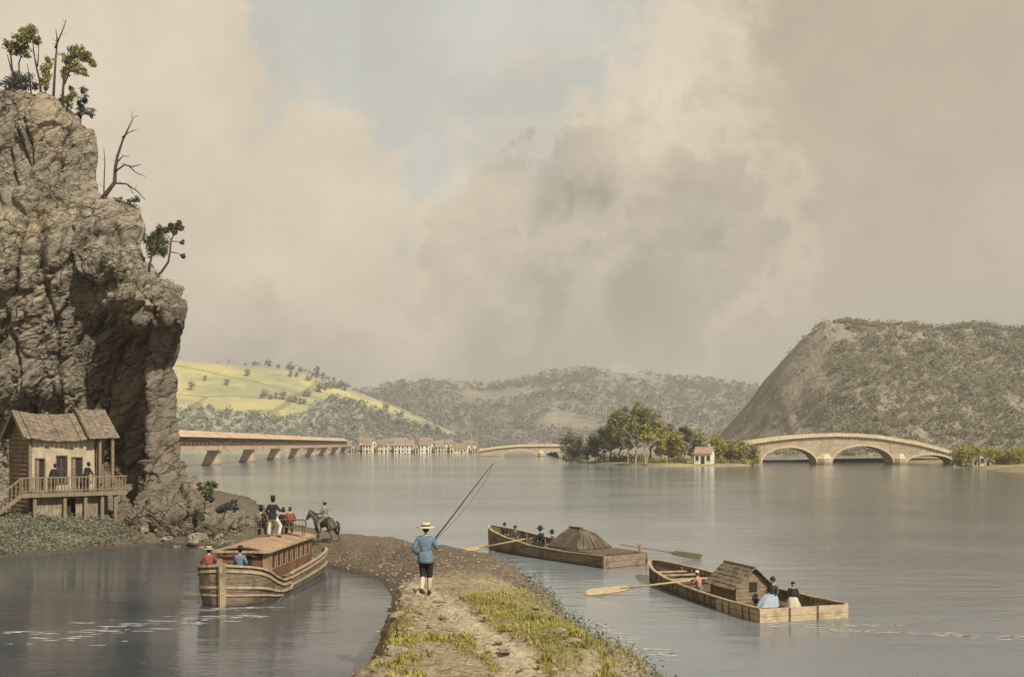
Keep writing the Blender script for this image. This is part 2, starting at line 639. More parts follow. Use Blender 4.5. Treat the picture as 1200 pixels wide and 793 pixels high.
    mb.ball((0, .090 * s, -.062 * s), (.022 * s, .008 * s, .006 * s), 8, 5, HM)
    hme = mb.mesh('head', [M['skin'], M['eye']], True)
    bm = bmesh.new()
    bm.from_mesh(me)
    bm.from_mesh(hme)
    bm.to_mesh(me)
    bm.free()
    bpy.data.meshes.remove(hme)
    link('body', me, root)
    # hair
    if hair != 'none':
        mb = MB()
        mb.ball((0, -.012 * s, .014 * s), (.088 * s, .102 * s, .116 * s), 16, 12, HM,
                lambda q: q if (q.z > .35 or q.y < .15) else Vector((q.x * .75, q.y * .6, q.z)))
        mb.build('hair', M[hair or 'hair'], root, True)
    # coat
    cn = {k: (P[k], dict(pel=.152, sp=.142, ch=.160, nk=.078)[k] * s) for k in ('pel', 'sp', 'ch', 'nk')}
    ce = [('pel', 'sp'), ('sp', 'ch'), ('ch', 'nk')]
    for nm in 'LR':
        w2 = P['el' + nm].lerp(P['wr' + nm], .93)
        cn['sh' + nm] = (P['sh' + nm], .088 * s)
        cn['el' + nm] = (P['el' + nm], .066 * s)
        cn['wr' + nm] = (w2, .047 * s)
        ce += [('ch', 'sh' + nm), ('sh' + nm, 'el' + nm), ('el' + nm, 'wr' + nm)]
    link('coat', skin_mesh(cn, ce, 'pel', [M[coat]], 'coat'), root)
    if hem:
        mb = MB()
        mb.lathe([(.12 * s, .20 * s), (.168 * s, .13 * s), (.182 * s, .03 * s), (.188 * s, -.04 * s), (.192 * s, -(hem + .04) * s), (.17 * s, -(hem + .035) * s)], 18, tuple(P['pel']), 1.1, .95, .03)
        mb.build('coat_tail', M[coat], root, True)
    if shawl:
        mb = MB()
        mb.lathe([(.25 * s, .16 * s), (.24 * s, .27 * s), (.21 * s, .38 * s), (.15 * s, .49 * s), (.08 * s, .545 * s)], 16,
                 tuple(P['pel']), 1, .72, .03)
        mb.build('shawl', M[shawl], root, True)
    # legs
    if legs and not skirt:
        tn = {'pel': (P['pel'], .136 * s)}
        te = []
        for nm in 'LR':
            end = P['kn' + nm].lerp(P['an' + nm], .18 if breeches else .93)
            tn['hp' + nm] = (P['hp' + nm], (.108 if pose in ('sit', 'ride', 'floor') else .092) * s)
            tn['kn' + nm] = (P['kn' + nm], .080 * s)
            tn['an' + nm] = (end, (.076 if breeches else .062) * s)
            te += [('pel', 'hp' + nm), ('hp' + nm, 'kn' + nm), ('kn' + nm, 'an' + nm)]
        if pose in ('stand', 'walk'):
            mb = MB()
            mb.ball(tuple(P['pel'] + Vector((0, 0, -.01 * s))), (.158 * s, .125 * s, .14 * s), 14, 9)
            for nm in 'LR':
                hp_, kn_, en_ = tn['hp' + nm][0], tn['kn' + nm][0], tn['an' + nm][0]
                hp_ = hp_ + Vector((0, 0, .04 * s))
                mb.tube([hp_, hp_.lerp(kn_, .3), hp_.lerp(kn_, .8), kn_, kn_.lerp(en_, .55), en_], [.095 * s, .099 * s, .084 * s, .08 * s, .078 * s, (.078 if breeches else .066) * s], 12)
            mb.build('trousers', M[legs], root, True)
        else:
            link('trousers', skin_mesh(tn, te, 'pel', [M[legs]], 'trousers'), root)
    if stocking:
        for nm in 'LR':
            mb = MB()
            a, b = P['kn' + nm], P['an' + nm]
            mb.tube([a.lerp(b, .1), a.lerp(b, .35), a.lerp(b, .7), b], [.060 * s, .066 * s, .05 * s, .047 * s], 10)
            mb.build('stocking', M[stocking], root, True)
    for nm in 'LR':
        mb = MB()
        a, t = P['an' + nm], P['to' + nm]
        fw = (t - a)
        mb.tube([a + Vector((0, 0, .03 * s)), a + Vector((0, 0, -.03 * s)) - fw * .2, a.lerp(t, .55) + Vector((0, 0, -.012 * s)), t + fw * .18],
                [.047 * s, .052 * s, .047 * s, .028 * s], 10)
        mb.build('shoe', M[shoe], root, True)
    if skirt:
        mb = MB()
        sx, sy, cy, zb = skirt_shape or (.42, .62, .24, -.06)
        rows = []
        for t in (0, .18, .4, .65, .85, 1.0):
            row = []
            for k in range(28):
                a = 2 * math.pi * k / 28
                g = t ** .75
                w = 1 + .09 * t * math.sin(a * 6 + t * 2) + .05 * t * math.sin(a * 11)
                z = lerp(pz + .17, zb, t ** 1.25) + (.12 * math.sin(math.pi * t) if math.sin(a) > .3 else 0)
                row.append(Vector((math.cos(a) * lerp(.135, sx, g) * w, cy * g + math.sin(a) * lerp(.115, sy, g) * w, z)) * s)
            rows.append(row)
        mb.grid(rows, True)
        mb.build('skirt', M[skirt], root, True)
    # hats
    if hat:
        mb = MB()
        mb.mi = 0
        z0 = .045 * s
        hm = HM
        if hat == 'top':
            mb.lathe([(.205 * s, z0 + .022 * s), (.208 * s, z0 + .032 * s), (.10 * s, z0 + .022 * s), (.096 * s, z0 + .08 * s),
                      (.122 * s, z0 + .165 * s), (.118 * s, z0 + .172 * s), (0, z0 + .174 * s)], 20, (0, -.01 * s, 0), .92, 1, 0, hm)
        elif hat == 'brim':
            mb.lathe([(.225 * s, z0 - .012 * s), (.228 * s, z0), (.115 * s, z0 + .018 * s), (.108 * s, z0 + .09 * s),
                      (.085 * s, z0 + .135 * s), (0, z0 + .145 * s)], 20, (0, -.01 * s, 0), 1, 1, .03, hm)
        elif hat == 'straw':
            mb.lathe([(.235 * s, z0 - .02 * s), (.238 * s, z0 - .008 * s), (.118 * s, z0 + .018 * s), (.112 * s, z0 + .085 * s),
                      (.095 * s, z0 + .105 * s), (0, z0 + .11 * s)], 22, (0, -.01 * s, 0), 1, 1, .025, hm)
        elif hat == 'bowler':
            mb.lathe([(.155 * s, z0 - .004 * s), (.157 * s, z0 + .006 * s), (.108 * s, z0 + .016 * s), (.108 * s, z0 + .06 * s),
                      (.085 * s, z0 + .115 * s), (.045 * s, z0 + .138 * s), (0, z0 + .143 * s)], 18, (0, -.01 * s, 0), 1, 1, 0, hm)
        elif hat == 'cap':
            mb.ball((0, -.012 * s, .035 * s), (.10 * s, .118 * s, .112 * s), 16, 12, hm,
                    lambda q: q if q.z > -.25 else Vector((q.x * .8, q.y * .75, -.25 + (q.z + .25) * .2)))
        ho = mb.build('hat', M[hat_mat], root, True)
        if band:
            b2 = MB()
            b2.lathe([(.121 * s, z0 + .018 * s), (.119 * s, z0 + .055 * s), (.10 * s, z0 + .056 * s)], 22, (0, -.01 * s, 0), 1, 1, 0, hm)
            b2.build('hat_band', M[band], ho, True)
    return root
# ------------------------------------------------------------------ near ground: towpath spit and the bank under the cliff
def top_h(x, y):
    pts = ((4, 2.85), (8, 2.75), (15, 2.6), (20, 2.47), (25.5, 2.3), (33, 1.92), (42, 1.5), (48, 1.2), (53, .97), (60, .85), (66, .7), (75, .5), (120, .5))
    h = float(np.interp(y, [p[0] for p in pts], [p[1] for p in pts]))
    w = sstep(-16.5, -22, x)
    return lerp(h, 1.72, w) if y > 48 else h


def row_y(y):
    return HY + F * (EYE - top_h(0, y)) / y


R_PX = ((615, 330), (632, 400), (640, 440), (645, 470), (655, 520), (672, 590), (685, 625), (692, 640), (705, 655), (720, 662), (745, 690), (775, 730), (793, 765), (900, 900), (1300, 1250))
left_line = [(-3.6, 5), (-3.55, 10), (-3.5, 14), (-3.35, 18), (-3.3, 21), (-3.55, 24), (-3.8, 27), (-3.95, 30), (-4.15, 33), (-4.35, 36), (-4.7, 40), (-5.1, 42), (-5.8, 45), (-7.2, 47.4), (-8.2, 48.7), (-9.3, 50.2)]
right_line = [tuple(on_water(px, py)[:2]) for py, px in R_PX]     # far to near
bank_line = [(-13, 55.5), (-17.5, 59.6), (-21.5, 61.2), (-23.4, 58.6), (-24.9, 55.6), (-27.3, 54.4), (-33, 52.5), (-48, 50), (-90, 48)]
LAND = left_line + bank_line + [(-90, 135), (-45, 135), (-30, 100)] + right_line
LAND_A = np.array(LAND)


def seg_dist(px, py, A, B):
    d = B - A
    t = np.clip(((px[:, None] - A[:, 0]) * d[:, 0] + (py[:, None] - A[:, 1]) * d[:, 1]) / (d ** 2).sum(1), 0, 1)
    return np.sqrt((px[:, None] - A[:, 0] - t * d[:, 0]) ** 2 + (py[:, None] - A[:, 1] - t * d[:, 1]) ** 2).min(1)


def inside(px, py, poly):
    c = np.zeros(len(px), bool)
    n = len(poly)
    for i in range(n):
        x0, y0 = poly[i]
        x1, y1 = poly[(i + 1) % n]
        if y0 == y1:
            continue
        c ^= ((y0 > py) != (y1 > py)) & (px < (x1 - x0) * (py - y0) / (y1 - y0) + x0)
    return c


def px_to_land(px, py):
    """ground point of the spit seen at photo pixel"""
    lo, hi = 5.0, 60.0
    for _ in range(40):
        m = (lo + hi) / 2
        if HY + F * (EYE - float(GH(wx(px, m), m))) / m > py:
            lo = m
        else:
            hi = m
    return wx(px, lo), lo


LL, RL, BL = np.array(left_line), np.array(right_line), np.array([left_line[-1]] + bank_line)


def ground_heights(X, Y, rough=True):
    ins = inside(X, Y, LAND)
    dl = seg_dist(X, Y, LL[:-1], LL[1:])
    dr = seg_dist(X, Y, RL[:-1], RL[1:])
    db = seg_dist(X, Y, BL[:-1], BL[1:])
    H = np.zeros(len(X))
    for i in range(len(X)):
        x, y = float(X[i]), float(Y[i])
        if ins[i]:
            n1 = noise.noise((x * .55, y * .55, 3.1))
            h = top_h(x, y)
            e = .75 + .25 * n1
            hr = dr[i] * (.62 + .25 * n1)
            hl = dl[i] * lerp(2.3, .55, sstep(27, 42, y)) * (1 + .25 * n1)
            hb = db[i] * (.36 if x < -15 else .55) + .05
            a = min(hr, hl, hb)
            k = .35
            g = max(0.0, min(1.0, .5 + .5 * (a - h) / k))
            hh = lerp(a, h, g) - k * g * (1 - g)
            if rough:
                f = min(1.0, min(dl[i], dr[i], db[i]) * 1.5)
                hh += f * (.10 * n1 + .085 * noise.noise((x * 1.7, y * 1.3, 9)) + .05 * noise.noise((x * 4, y * 3.2, 1)))
                # stony left shoulder
                if y < 34:
                    st = sstep(2.6, .3, dl[i])
                    hh += st * (.20 * abs(noise.noise((x * 1.3, y * .9, 4))) + .10 * noise.cell((x * 2.1 + .3 * n1, y * 1.2, 2)) - .05)
            H[i] = hh
        else:
            H[i] = -min(1.6, min(dl[i], dr[i], db[i]) * .9)
    return H


def GH(x, y):
    return ground_heights(np.array([float(x)]), np.array([float(y)]), True)[0]


PATH = [px_to_land(*p) for p in ((499, 690), (512, 700), (530, 711), (548, 724), (566, 738), (586, 752), (602, 768), (614, 784), (622, 800))]
PATH = PATH + [(PATH[-1][0] + .1, 12.0), (PATH[-1][0] - .1, 6.0)]
PATH = [(-9.2, 52.5), (-6.8, 44), (-5.2, 38), (-3.6, 31), (-2.6, 27.5)] + PATH
PA = np.array(PATH)
GR1 = [px_to_land(*p) for p in ((538, 697), (600, 694), (640, 708), (690, 748), (770, 800), (640, 800), (622, 768), (596, 740), (560, 715))]
GR2 = [px_to_land(*p) for p in ((500, 752), (545, 742), (586, 762), (600, 800), (430, 800), (470, 772))]


def build_ground():
    nx, ny = 250, 330
    xs = np.concatenate([np.linspace(-90, -34, 28), np.linspace(-33.6, 9, 222)])
    ys = np.concatenate([np.linspace(5, 36, 185), np.linspace(36.3, 76, 115), np.linspace(78, 135, 30)])
    X, Y = np.meshgrid(xs, ys)
    X, Y = X.ravel(), Y.ravel()
    H = ground_heights(X, Y)
    dp = seg_dist(X, Y, PA[:-1], PA[1:])
    for i in range(len(X)):
        if H[i] > 0 and Y[i] < 34:
            w = .30 + .1 * noise.noise((X[i], Y[i] * .6, 5))
            H[i] -= .13 * math.exp(-((dp[i] - w) / .10) ** 2) + .05 * math.exp(-(dp[i] / .4) ** 2)
    nX, nY = len(xs), len(ys)
    v = np.stack([X, Y, H], 1)
    faces = [(j * nX + i, j * nX + i + 1, (j + 1) * nX + i + 1, (j + 1) * nX + i) for j in range(nY - 1) for i in range(nX - 1)
             if max(H[j * nX + i], H[j * nX + i + 1], H[(j + 1) * nX + i], H[(j + 1) * nX + i + 1]) > -1.3]
    me = bpy.data.meshes.new('towpath')
    me.from_pydata(v.tolist(), [], faces)
    g1 = inside(X, Y, GR1).astype(float)
    g2 = inside(X, Y, GR2).astype(float)
    dG = np.minimum(seg_dist(X, Y, np.array(GR1), np.roll(np.array(GR1), -1, 0)), seg_dist(X, Y, np.array(GR2), np.roll(np.array(GR2), -1, 0)))
    gr = np.clip(.5 + (np.maximum(g1, g2) - .5) * 2 * np.minimum(1, dG / .5) * .5, 0, 1)
    at = me.attributes.new('turf', 'FLOAT', 'POINT')
    at.data.foreach_set('value', gr.astype(np.float32))
    at = me.attributes.new('track', 'FLOAT', 'POINT')
    at.data.foreach_set('value', np.clip(1.5 - dp / .36, 0, 1).astype(np.float32) * (Y < 33))
    far = np.clip((Y - 27) / 9, 0, 1)
    at = me.attributes.new('cinder', 'FLOAT', 'POINT')
    at.data.foreach_set('value', far.astype(np.float32))
    me.polygons.foreach_set('use_smooth', [True] * len(me.polygons))
    m, t = new_mat('earth')
    tc = t.add('ShaderNodeTexCoord').outputs['Object']
    A = lambda n: t.add('ShaderNodeAttribute', attribute_name=n).outputs['Fac']
    big = t.noise(tc, .9, 6, .65)
    fine = t.noise(tc, 7.0, 6, .7)
    col = t.mix(t.rng(fine, .35, .65), (.42, .34, .215), (.20, .155, .098))
    col = t.mix(t.math('MULTIPLY', t.rng(big, .45, .62), .6), col, (.42, .34, .215))
    cin = t.mix(t.rng(fine, .35, .65), (.20, .16, .11), (.095, .075, .054))
    col = t.mix(t.math('MULTIPLY', t.rng(t.math('ADD', A('cinder'), t.math('MULTIPLY', t.math('SUBTRACT', big, .5), .8)), .2, .8), .9), col, cin)
    turf = t.mix(t.rng(fine, .35, .65), (.17, .145, .065), (.29, .245, .105))
    col = t.mix(t.rng(t.math('ADD', A('turf'), t.math('MULTIPLY', t.math('SUBTRACT', big, .5), .9)), .4, .75), col, turf)
    col = t.mix(t.math('MULTIPLY', A('track'), .85), col, t.mix(t.rng(fine, .4, .6), (.56, .47, .32), (.44, .36, .24)))
    spz = t.add('ShaderNodeSeparateXYZ')
    t.put(spz.inputs[0], tc)
    wet = t.rng(t.math('ADD', spz.outputs[2], t.math('MULTIPLY', t.math('SUBTRACT', big, .5), .25)), .24, .06)
    col = t.mix(t.math('MULTIPLY', wet, .75), col, (.075, .06, .042))
    t.put(t.b.inputs['Base Color'], col)
    t.put(t.b.inputs['Roughness'], t.math('SUBTRACT', .95, t.math('MULTIPLY', wet, .5)))
    t.put(t.b.inputs['Specular IOR Level'], .15)
    vor = t.add('ShaderNodeTexVoronoi', feature='DISTANCE_TO_EDGE')
    t.put(vor.inputs['Vector'], t.vmath('ADD', tc, t.vmath('SCALE', t.noise(tc, 2, 3, color=True), .3)))
    t.put(vor.inputs['Scale'], 3.0)
    bn = t.add('ShaderNodeBump')
    t.put(bn.inputs['Height'], t.math('ADD', t.math('MULTIPLY', t.noise(tc, 5, 7, .7), 1.0), t.math('MULTIPLY', t.rng(vor.outputs[0], 0, .12), .25)))
    t.put(bn.inputs['Strength'], .9)
    t.put(bn.inputs['Distance'], .12)
    t.put(t.b.inputs['Normal'], bn.outputs[0])
    me.materials.append(m)
    return structure(link('towpath', me))


build_ground()

# ------------------------------------------------------------------ river
def build_water():
    m, t = new_mat('river_water')
    geo = t.add('ShaderNodeNewGeometry').outputs['Position']
    a = t.mapping(geo, (.55, 1.5, 1))
    n1 = t.noise(a, .55, 3, .5, .4)
    n2 = t.noise(t.mapping(geo, (.9, 2.4, 1), (0, 0, .25)), 1.6, 4, .55, .5)
    n3 = t.noise(t.mapping(geo, (.05, .12, 1)), .6, 3, .5)
    calm = t.rng(n3, .38, .62, .35, 1.0)
    h = t.math('MULTIPLY', t.math('ADD', t.math('MULTIPLY', n1, 1.0), t.math('MULTIPLY', n2, .40)), calm)
    bn = t.add('ShaderNodeBump')
    t.put(bn.inputs['Height'], h)
    t.put(bn.inputs['Strength'], .55)
    t.put(bn.inputs['Distance'], .11)
    col = t.mix(t.rng(t.noise(t.mapping(geo, (.012, .022, 1)), 1, 5), .38, .62), (.165, .20, .215), (.27, .295, .30))
    spx = t.add('ShaderNodeSeparateXYZ')
    t.put(spx.inputs[0], geo)
    edge = t.math('ADD', t.math('SUBTRACT', spx.outputs[0], t.math('MULTIPLY', spx.outputs[1], .2)), t.math('MULTIPLY', t.math('SUBTRACT', t.noise(t.mapping(geo, (.02, .045, 1)), 1, 5), .5), 34.0))
    col = t.mix(t.math('MULTIPLY', t.rng(edge, -5, 9), .8), col, (.105, .115, .122))  # water darkened towards the right, painting in the reflection of the hill
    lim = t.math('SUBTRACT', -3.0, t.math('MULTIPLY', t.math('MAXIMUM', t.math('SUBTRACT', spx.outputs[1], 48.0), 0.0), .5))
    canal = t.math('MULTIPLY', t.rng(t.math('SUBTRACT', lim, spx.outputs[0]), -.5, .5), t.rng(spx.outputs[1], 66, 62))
    col = t.mix(canal, col, t.mix(t.rng(t.noise(t.mapping(geo, (.06, .12, 1)), 1, 4), .35, .65), (.05, .06, .068), (.085, .095, .10)))  # reflection of the cliff painted into the canal as a darker base colour
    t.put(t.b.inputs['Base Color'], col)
    t.put(t.b.inputs['Roughness'], .09)
    t.put(t.b.inputs['IOR'], 1.33)
    t.put(t.b.inputs['Specular IOR Level'], .5)
    t.put(t.b.inputs['Normal'], bn.outputs[0])
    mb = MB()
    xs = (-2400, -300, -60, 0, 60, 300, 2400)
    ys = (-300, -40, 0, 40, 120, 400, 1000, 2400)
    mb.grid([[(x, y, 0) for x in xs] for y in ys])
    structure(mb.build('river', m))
    mb = MB()
    mb.poly([(-2400, -300, -3), (2400, -300, -3), (2400, 2400, -3), (-2400, 2400, -3)])
    structure(mb.build('river_bed', mk('bed', (.14, .12, .09), (.1, .085, .065), .3)))


build_water()

# ------------------------------------------------------------------ cliff
SIL = ((80, -14), (105, 12), (110, 28), (118, 60), (135, 84), (150, 98), (180, 105), (210, 106), (228, 112), (236, 128), (245, 158), (265, 165),
       (285, 161), (300, 168), (315, 178), (328, 188), (334, 214), (360, 217), (380, 215), (395, 209), (412, 204), (430, 197), (445, 202), (480, 200),
       (520, 204), (540, 209), (556, 219), (575, 234), (590, 250), (600, 270), (606, 286), (612, 304), (618, 318), (640, 325))
CD = 64.0


def cliff_front(x, z):
    y = 65.0 + max(0, -20 - x) * .62 if x > -30 else 71.2 + (-30 - x) * .1
    y = min(y, 71.2 + (-30 - x) * .1 if x < -30 else 71.2)
    # upper mass leans out over the hollow
    y -= 2.2 * sstep(11.0, 18, z) * sstep(-19, -25, x)
    y += 3.0 * sstep(18, 28, z)
    y -= 2.2 * sstep(-28.5, -33, x) * sstep(7.5, 11, z)
    # hollow
    y += 1.7 * sstep(-23.0, -24.4, x) * sstep(-29.5, -27.2, x) * sstep(14.8, 12.2, z) * sstep(1.5, 4.5, z)
    # prow column and its roof ledge
    y -= 1.9 * sstep(-24.4, -23.2, x) * sstep(16.6, 15.2, z)
    y -= 1.3 * sstep(-28, -24, x) * sstep(16.4, 15.2, z) * sstep(12.4, 13.8, z)
    # talus
    y -= 1.6 * sstep(4.5, 1.2, z)
    return y


SZ, SX = [], []
for py, px in SIL[::-1]:
    d = 64.0
    for _ in range(12):
        d = .5 * d + .5 * (cliff_front(wx(px, d), wz(py, d)) + 1.7)
    SZ.append(wz(py, d) if not SZ else max(SZ[-1] + .02, wz(py, d)))
    SX.append(wx(px, d))


def build_cliff():
    nu, nb, nz = 340, 50, 330
    zt = SZ[-2] - .1
    zs = np.concatenate([np.linspace(.2, 4.6, 100), np.linspace(4.65, 13.4, 125), np.linspace(13.45, 17.4, 90), np.linspace(17.45, zt, 155)])
    nz = len(zs)
    V = np.zeros((nz, nu + nb, 3))
    for j, z in enumerate(zs):
        xr = float(np.interp(z, SZ, SX))
        for i in range(nu):
            u = i / (nu - 1)
            u = 1 - (1 - u) ** 1.25
            x = lerp(-58, xr, u)
            y = cliff_front(x, z) + 2.4 * max(0, (x - (xr - 2.6)) / 2.6) ** 2.2
            V[j, i] = (x, y, z)
        ye = V[j, nu - 1, 1]
        for i in range(nb):
            tt = ((i + 1) / nb) ** 1.6 * 45
            V[j, nu + i] = (xr - .62 * tt, ye + tt, z)
    dU = np.gradient(V, axis=1)
    dV = np.gradient(V, axis=0)
    N = np.cross(dU, dV)
    N /= np.linalg.norm(N, axis=2, keepdims=True) + 1e-9
    for _ in range(14):
        Np = np.pad(N, ((1, 1), (1, 1), (0, 0)), mode='edge')
        N = (Np[:-2, 1:-1] + Np[2:, 1:-1] + Np[1:-1, :-2] + Np[1:-1, 2:] + Np[1:-1, 1:-1]) / 5
    N /= np.linalg.norm(N, axis=2, keepdims=True) + 1e-9
    # rotated, tilted strata frame
    c, s_ = math.cos(1.08), math.sin(1.08)
    crack = np.zeros((nz, nu + nb))
    wgt = np.ones((nz, nu + nb))
    out = V.copy()
    for j in range(nz):
        for i in range(nu + nb):
            x, y, z = V[j, i]
            wp = .9 * noise.noise((x * .25, y * .25, z * .25))
            w2 = .30 * noise.noise((x * .9, y * .9, z * .9 + 7))
            a, b = x * c + z * s_ + wp, -x * s_ + z * c + w2 + .35 * wp
            d = 1.1 * noise.noise((x * .2, y * .2, z * .16 + 3))
            # fractured slabs at three sizes: every slab is a tilted plane, split from the next by a groove
            for fa, fb, fc, amp, tilt, grv, sd in ((.17, .50, .22, 1.15, .75, .55, 0), (.42, 1.25, .5, .48, .40, .24, 31), (1.1, 3.0, 1.2, .15, .14, .08, 67)):
                dd, pp = noise.voronoi((a * fa + sd, b * fb, y * fc))
                p = pp[0]
                h = noise.noise((p.x * 5.13, p.y * 5.71, p.z * 4.9 + sd))
                t1 = noise.noise((p.x * 7.7 + 40, p.y * 6.3, p.z * 5.1))
                t2 = noise.noise((p.x * 6.1, p.y * 7.9 + 40, p.z * 5.1))
                d += amp * h + tilt * (t1 * (a * fa + sd - p.x) + (t2 + .35) * (b * fb - p.y)) * 1.6
                e = dd[1] - dd[0]
                d -= grv * max(0, 1 - e / .13) ** 2
            # vertical clefts
            cl = abs(noise.noise((x * .42 + .25 * wp, y * .3, z * .07 + 11)))
            k = math.exp(-(cl / .05) ** 2)
            d -= .7 * k
            d += .08 * noise.noise((x * 3.2, y * 3.2, z * 3.2)) + .05 * noise.noise((x * 7, y * 7, z * 7))
            d -= .55
            edge = sstep(3.2, .4, math.hypot(x - V[j, nu - 1, 0], y - V[j, nu - 1, 1]))
            crack[j, i] = d
            wgt[j, i] = lerp(.85, .27, edge)
    crack -= crack.mean()
    for _ in range(1):
        Np = np.pad(crack, 1, mode='edge')
        crack = .52 * crack + .12 * (Np[:-2, 1:-1] + Np[2:, 1:-1] + Np[1:-1, :-2] + Np[1:-1, 2:])
    out += N * (crack * wgt)[:, :, None]
    rows = [out[j] for j in range(nz)]
    base = V[nz - 1]
    for q in range(1, 7):
        row = out[nz - 1].copy()
        for i in range(nu + nb):
            row[i, 1] += q * 4.0
            row[i, 2] += .5 * noise.noise((row[i, 0] * .4, row[i, 1] * .4, 2)) - q * .15
            row[i, 0] -= q * 1.2
        rows.append(row)
    vv = np.concatenate(rows)
    n = nu + nb
    faces = [(j * n + i, j * n + i + 1, (j + 1) * n + i + 1, (j + 1) * n + i) for j in range(len(rows) - 1) for i in range(n - 1)]
    me = bpy.data.meshes.new('cliff')
    me.from_pydata(vv.tolist(), [], faces)
    m, t = new_mat('cliff_rock')
    tc = t.add('ShaderNodeTexCoord').outputs['Object']
    wv = t.vmath('ADD', tc, t.vmath('SCALE', t.noise(tc, .5, 4, .6, color=True), 1.4))
    st = t.mapping(wv, (1, 1, 1), (0, R(-62) + math.pi / 2, 0))
    slab = t.mapping(st, (.35, .6, 1.6))
    n1 = t.noise(slab, 1.3, 8, .68)
    n2 = t.noise(tc, .22, 5, .6)
    n3 = t.noise(tc, 3.0, 8, .72)
    fine = t.noise(t.mapping(st, (.6, 1.2, 4.5)), 3.2, 6, .7)
    col = t.mix(t.rng(n1, .34, .66), (.21, .175, .13), (.43, .365, .265))
    col = t.mix(t.math('MULTIPLY', t.rng(fine, .48, .60), .7), col, (.11, .092, .07))
    col = t.mix(t.math('MULTIPLY', t.rng(n2, .48, .66), .45), col, (.47, .375, .235))
    col = t.mix(t.math('MULTIPLY', t.rng(t.noise(tc, .55, 6, .65), .55, .68), .55), col, (.17, .16, .13))
    col = t.mix(t.math('MULTIPLY', t.rng(t.noise(tc, .33, 7, .7), .60, .68), .5), col, (.18, .18, .10))
    sep = t.add('ShaderNodeSeparateXYZ')
    t.put(sep.inputs[0], tc)
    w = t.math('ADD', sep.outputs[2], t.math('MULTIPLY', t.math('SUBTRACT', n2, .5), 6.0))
    hollow_shade = t.math('MULTIPLY', t.rng(w, 16.8, 13.6), t.rng(sep.outputs[0], -31.5, -27.5))  # shade of the hollow under the overhang, painted as darker rock
    col = t.mix(t.math('MULTIPLY', hollow_shade, .55), col, (.13, .105, .078))
    # joints: long thin fractures along the beds
    vo = t.add('ShaderNodeTexVoronoi', feature='DISTANCE_TO_EDGE')
    t.put(vo.inputs['Vector'], t.mapping(st, (.5, .8, 1.7)))
    t.put(vo.inputs['Scale'], 1.0)
    jn = t.rng(vo.outputs[0], .05, .0)
    jn = t.math('MULTIPLY', jn, t.rng(t.noise(tc, .9, 3), .36, .55))
    col = t.mix(t.math('MULTIPLY', jn, .85), col, (.06, .055, .042))
    t.put(t.b.inputs['Base Color'], col)
    t.put(t.b.inputs['Roughness'], .95)
    t.put(t.b.inputs['Specular IOR Level'], .1)
    bn = t.add('ShaderNodeBump')
    t.put(bn.inputs['Height'], t.math('SUBTRACT', t.math('ADD', t.math('MULTIPLY', fine, .8), t.math('MULTIPLY', n3, .7)), t.math('MULTIPLY', jn, .8)))
    t.put(bn.inputs['Strength'], .9)
    t.put(bn.inputs['Distance'], .16)
    t.put(t.b.inputs['Normal'], bn.outputs[0])
    me.materials.append(m)
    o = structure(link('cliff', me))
    return o, out, zs


CLIFF, CV, CZ = build_cliff()


def cliff_pt(px, py, back=.25):
    """rock surface point seen near photo pixel (front face)"""
    d = 66.0
    for _ in range(8):
        z = wz(py, d)
        j = int(np.argmin(abs(CZ - z)))
        row = CV[j, :345]
        i = int(np.argmin(abs(row[:, 0] / row[:, 1] * F + 600 - px)))
        p = row[i]
        d = .4 * d + .6 * p[1]
    return Vector((p[0], p[1] + back, p[2]))


# ------------------------------------------------------------------ far hills
def interp_ridge(pts, d):
    X = [wx(p[0], d) for p in pts]
    Z = [wz(p[1], d) for p in pts]
    return lambda x: float(np.interp(x, X, Z))


BLUFF_D = 455
_b = interp_ridge(((700, 530), (800, 528), (845, 524), (868, 512), (890, 480), (920, 432), (945, 402), (960, 384), (972, 377), (1000, 379), (1040, 381), (1080, 386), (1110, 388),
                   (1140, 385), (1165, 385), (1200, 388), (1300, 384), (1450, 395), (1700, 420), (2200, 470)), BLUFF_D)
LEFT_D = 860
_l = interp_ridge(((-500, 440), (-100, 425), (190, 421), (250, 425), (300, 429), (340, 435), (375, 443), (410, 455), (450, 471), (490, 490), (530, 508), (560, 517), (600, 523), (700, 530)), LEFT_D)
MID_D = 1450
_m = interp_ridge(((200, 470), (380, 470), (430, 458), (470, 449), (510, 448), (545, 452), (575, 453), (605, 446), (640, 437), (680, 433), (720, 437), (770, 440), (820, 446),
                   (860, 451), (900, 459), (950, 470), (1100, 470), (1400, 480)), MID_D)


def bluff_h(x, y):
    H = _b(x)
    gul = abs(noise.noise((x * .035 + .15 * noise.noise((x * .02, y * .02, 1)), y * .006, 2)))
    y0 = 352 + 14 * noise.noise((x * .02, 0, 5))
    s = (y - y0) / (BLUFF_D - y0)
    if s <= 0:
        return 2.0 + s * 6
    if s < 1:
        f = s ** .8
    else:
        f = 1 - .95 * sstep(.08, 1.5, s - 1)
    rid = abs(noise.noise((x * .09, y * .02, 6))) + .5 * abs(noise.noise((x * .2, y * .05, 9)))
    return 1.0 + (H - 1) * f * (1 - .32 * (gul * 1.6) * math.sin(math.pi * min(1, s)) ** 1.0) + 1.4 * noise.noise((x * .06, y * .06, 8)) - 5.0 * rid * math.sin(math.pi * min(1, s))


def left_h(x, y):
    H = _l(x * LEFT_D / LEFT_D)
    y0 = 655
    s = (y - y0) / (LEFT_D - y0)
    if s <= 0:
        return 1.2 + s * 20
    f = s ** 1.05 if s < 1 else 1 - .2 * sstep(0, 2.5, s - 1)
    return 1.2 + max(-8, (H - 1.2)) * f + (3.0 * noise.noise((x * .012, y * .012, 3)) + .8 * noise.noise((x * .05, y * .05, 5))) * min(1, s * 3) * (1 if s < 1 else .6)


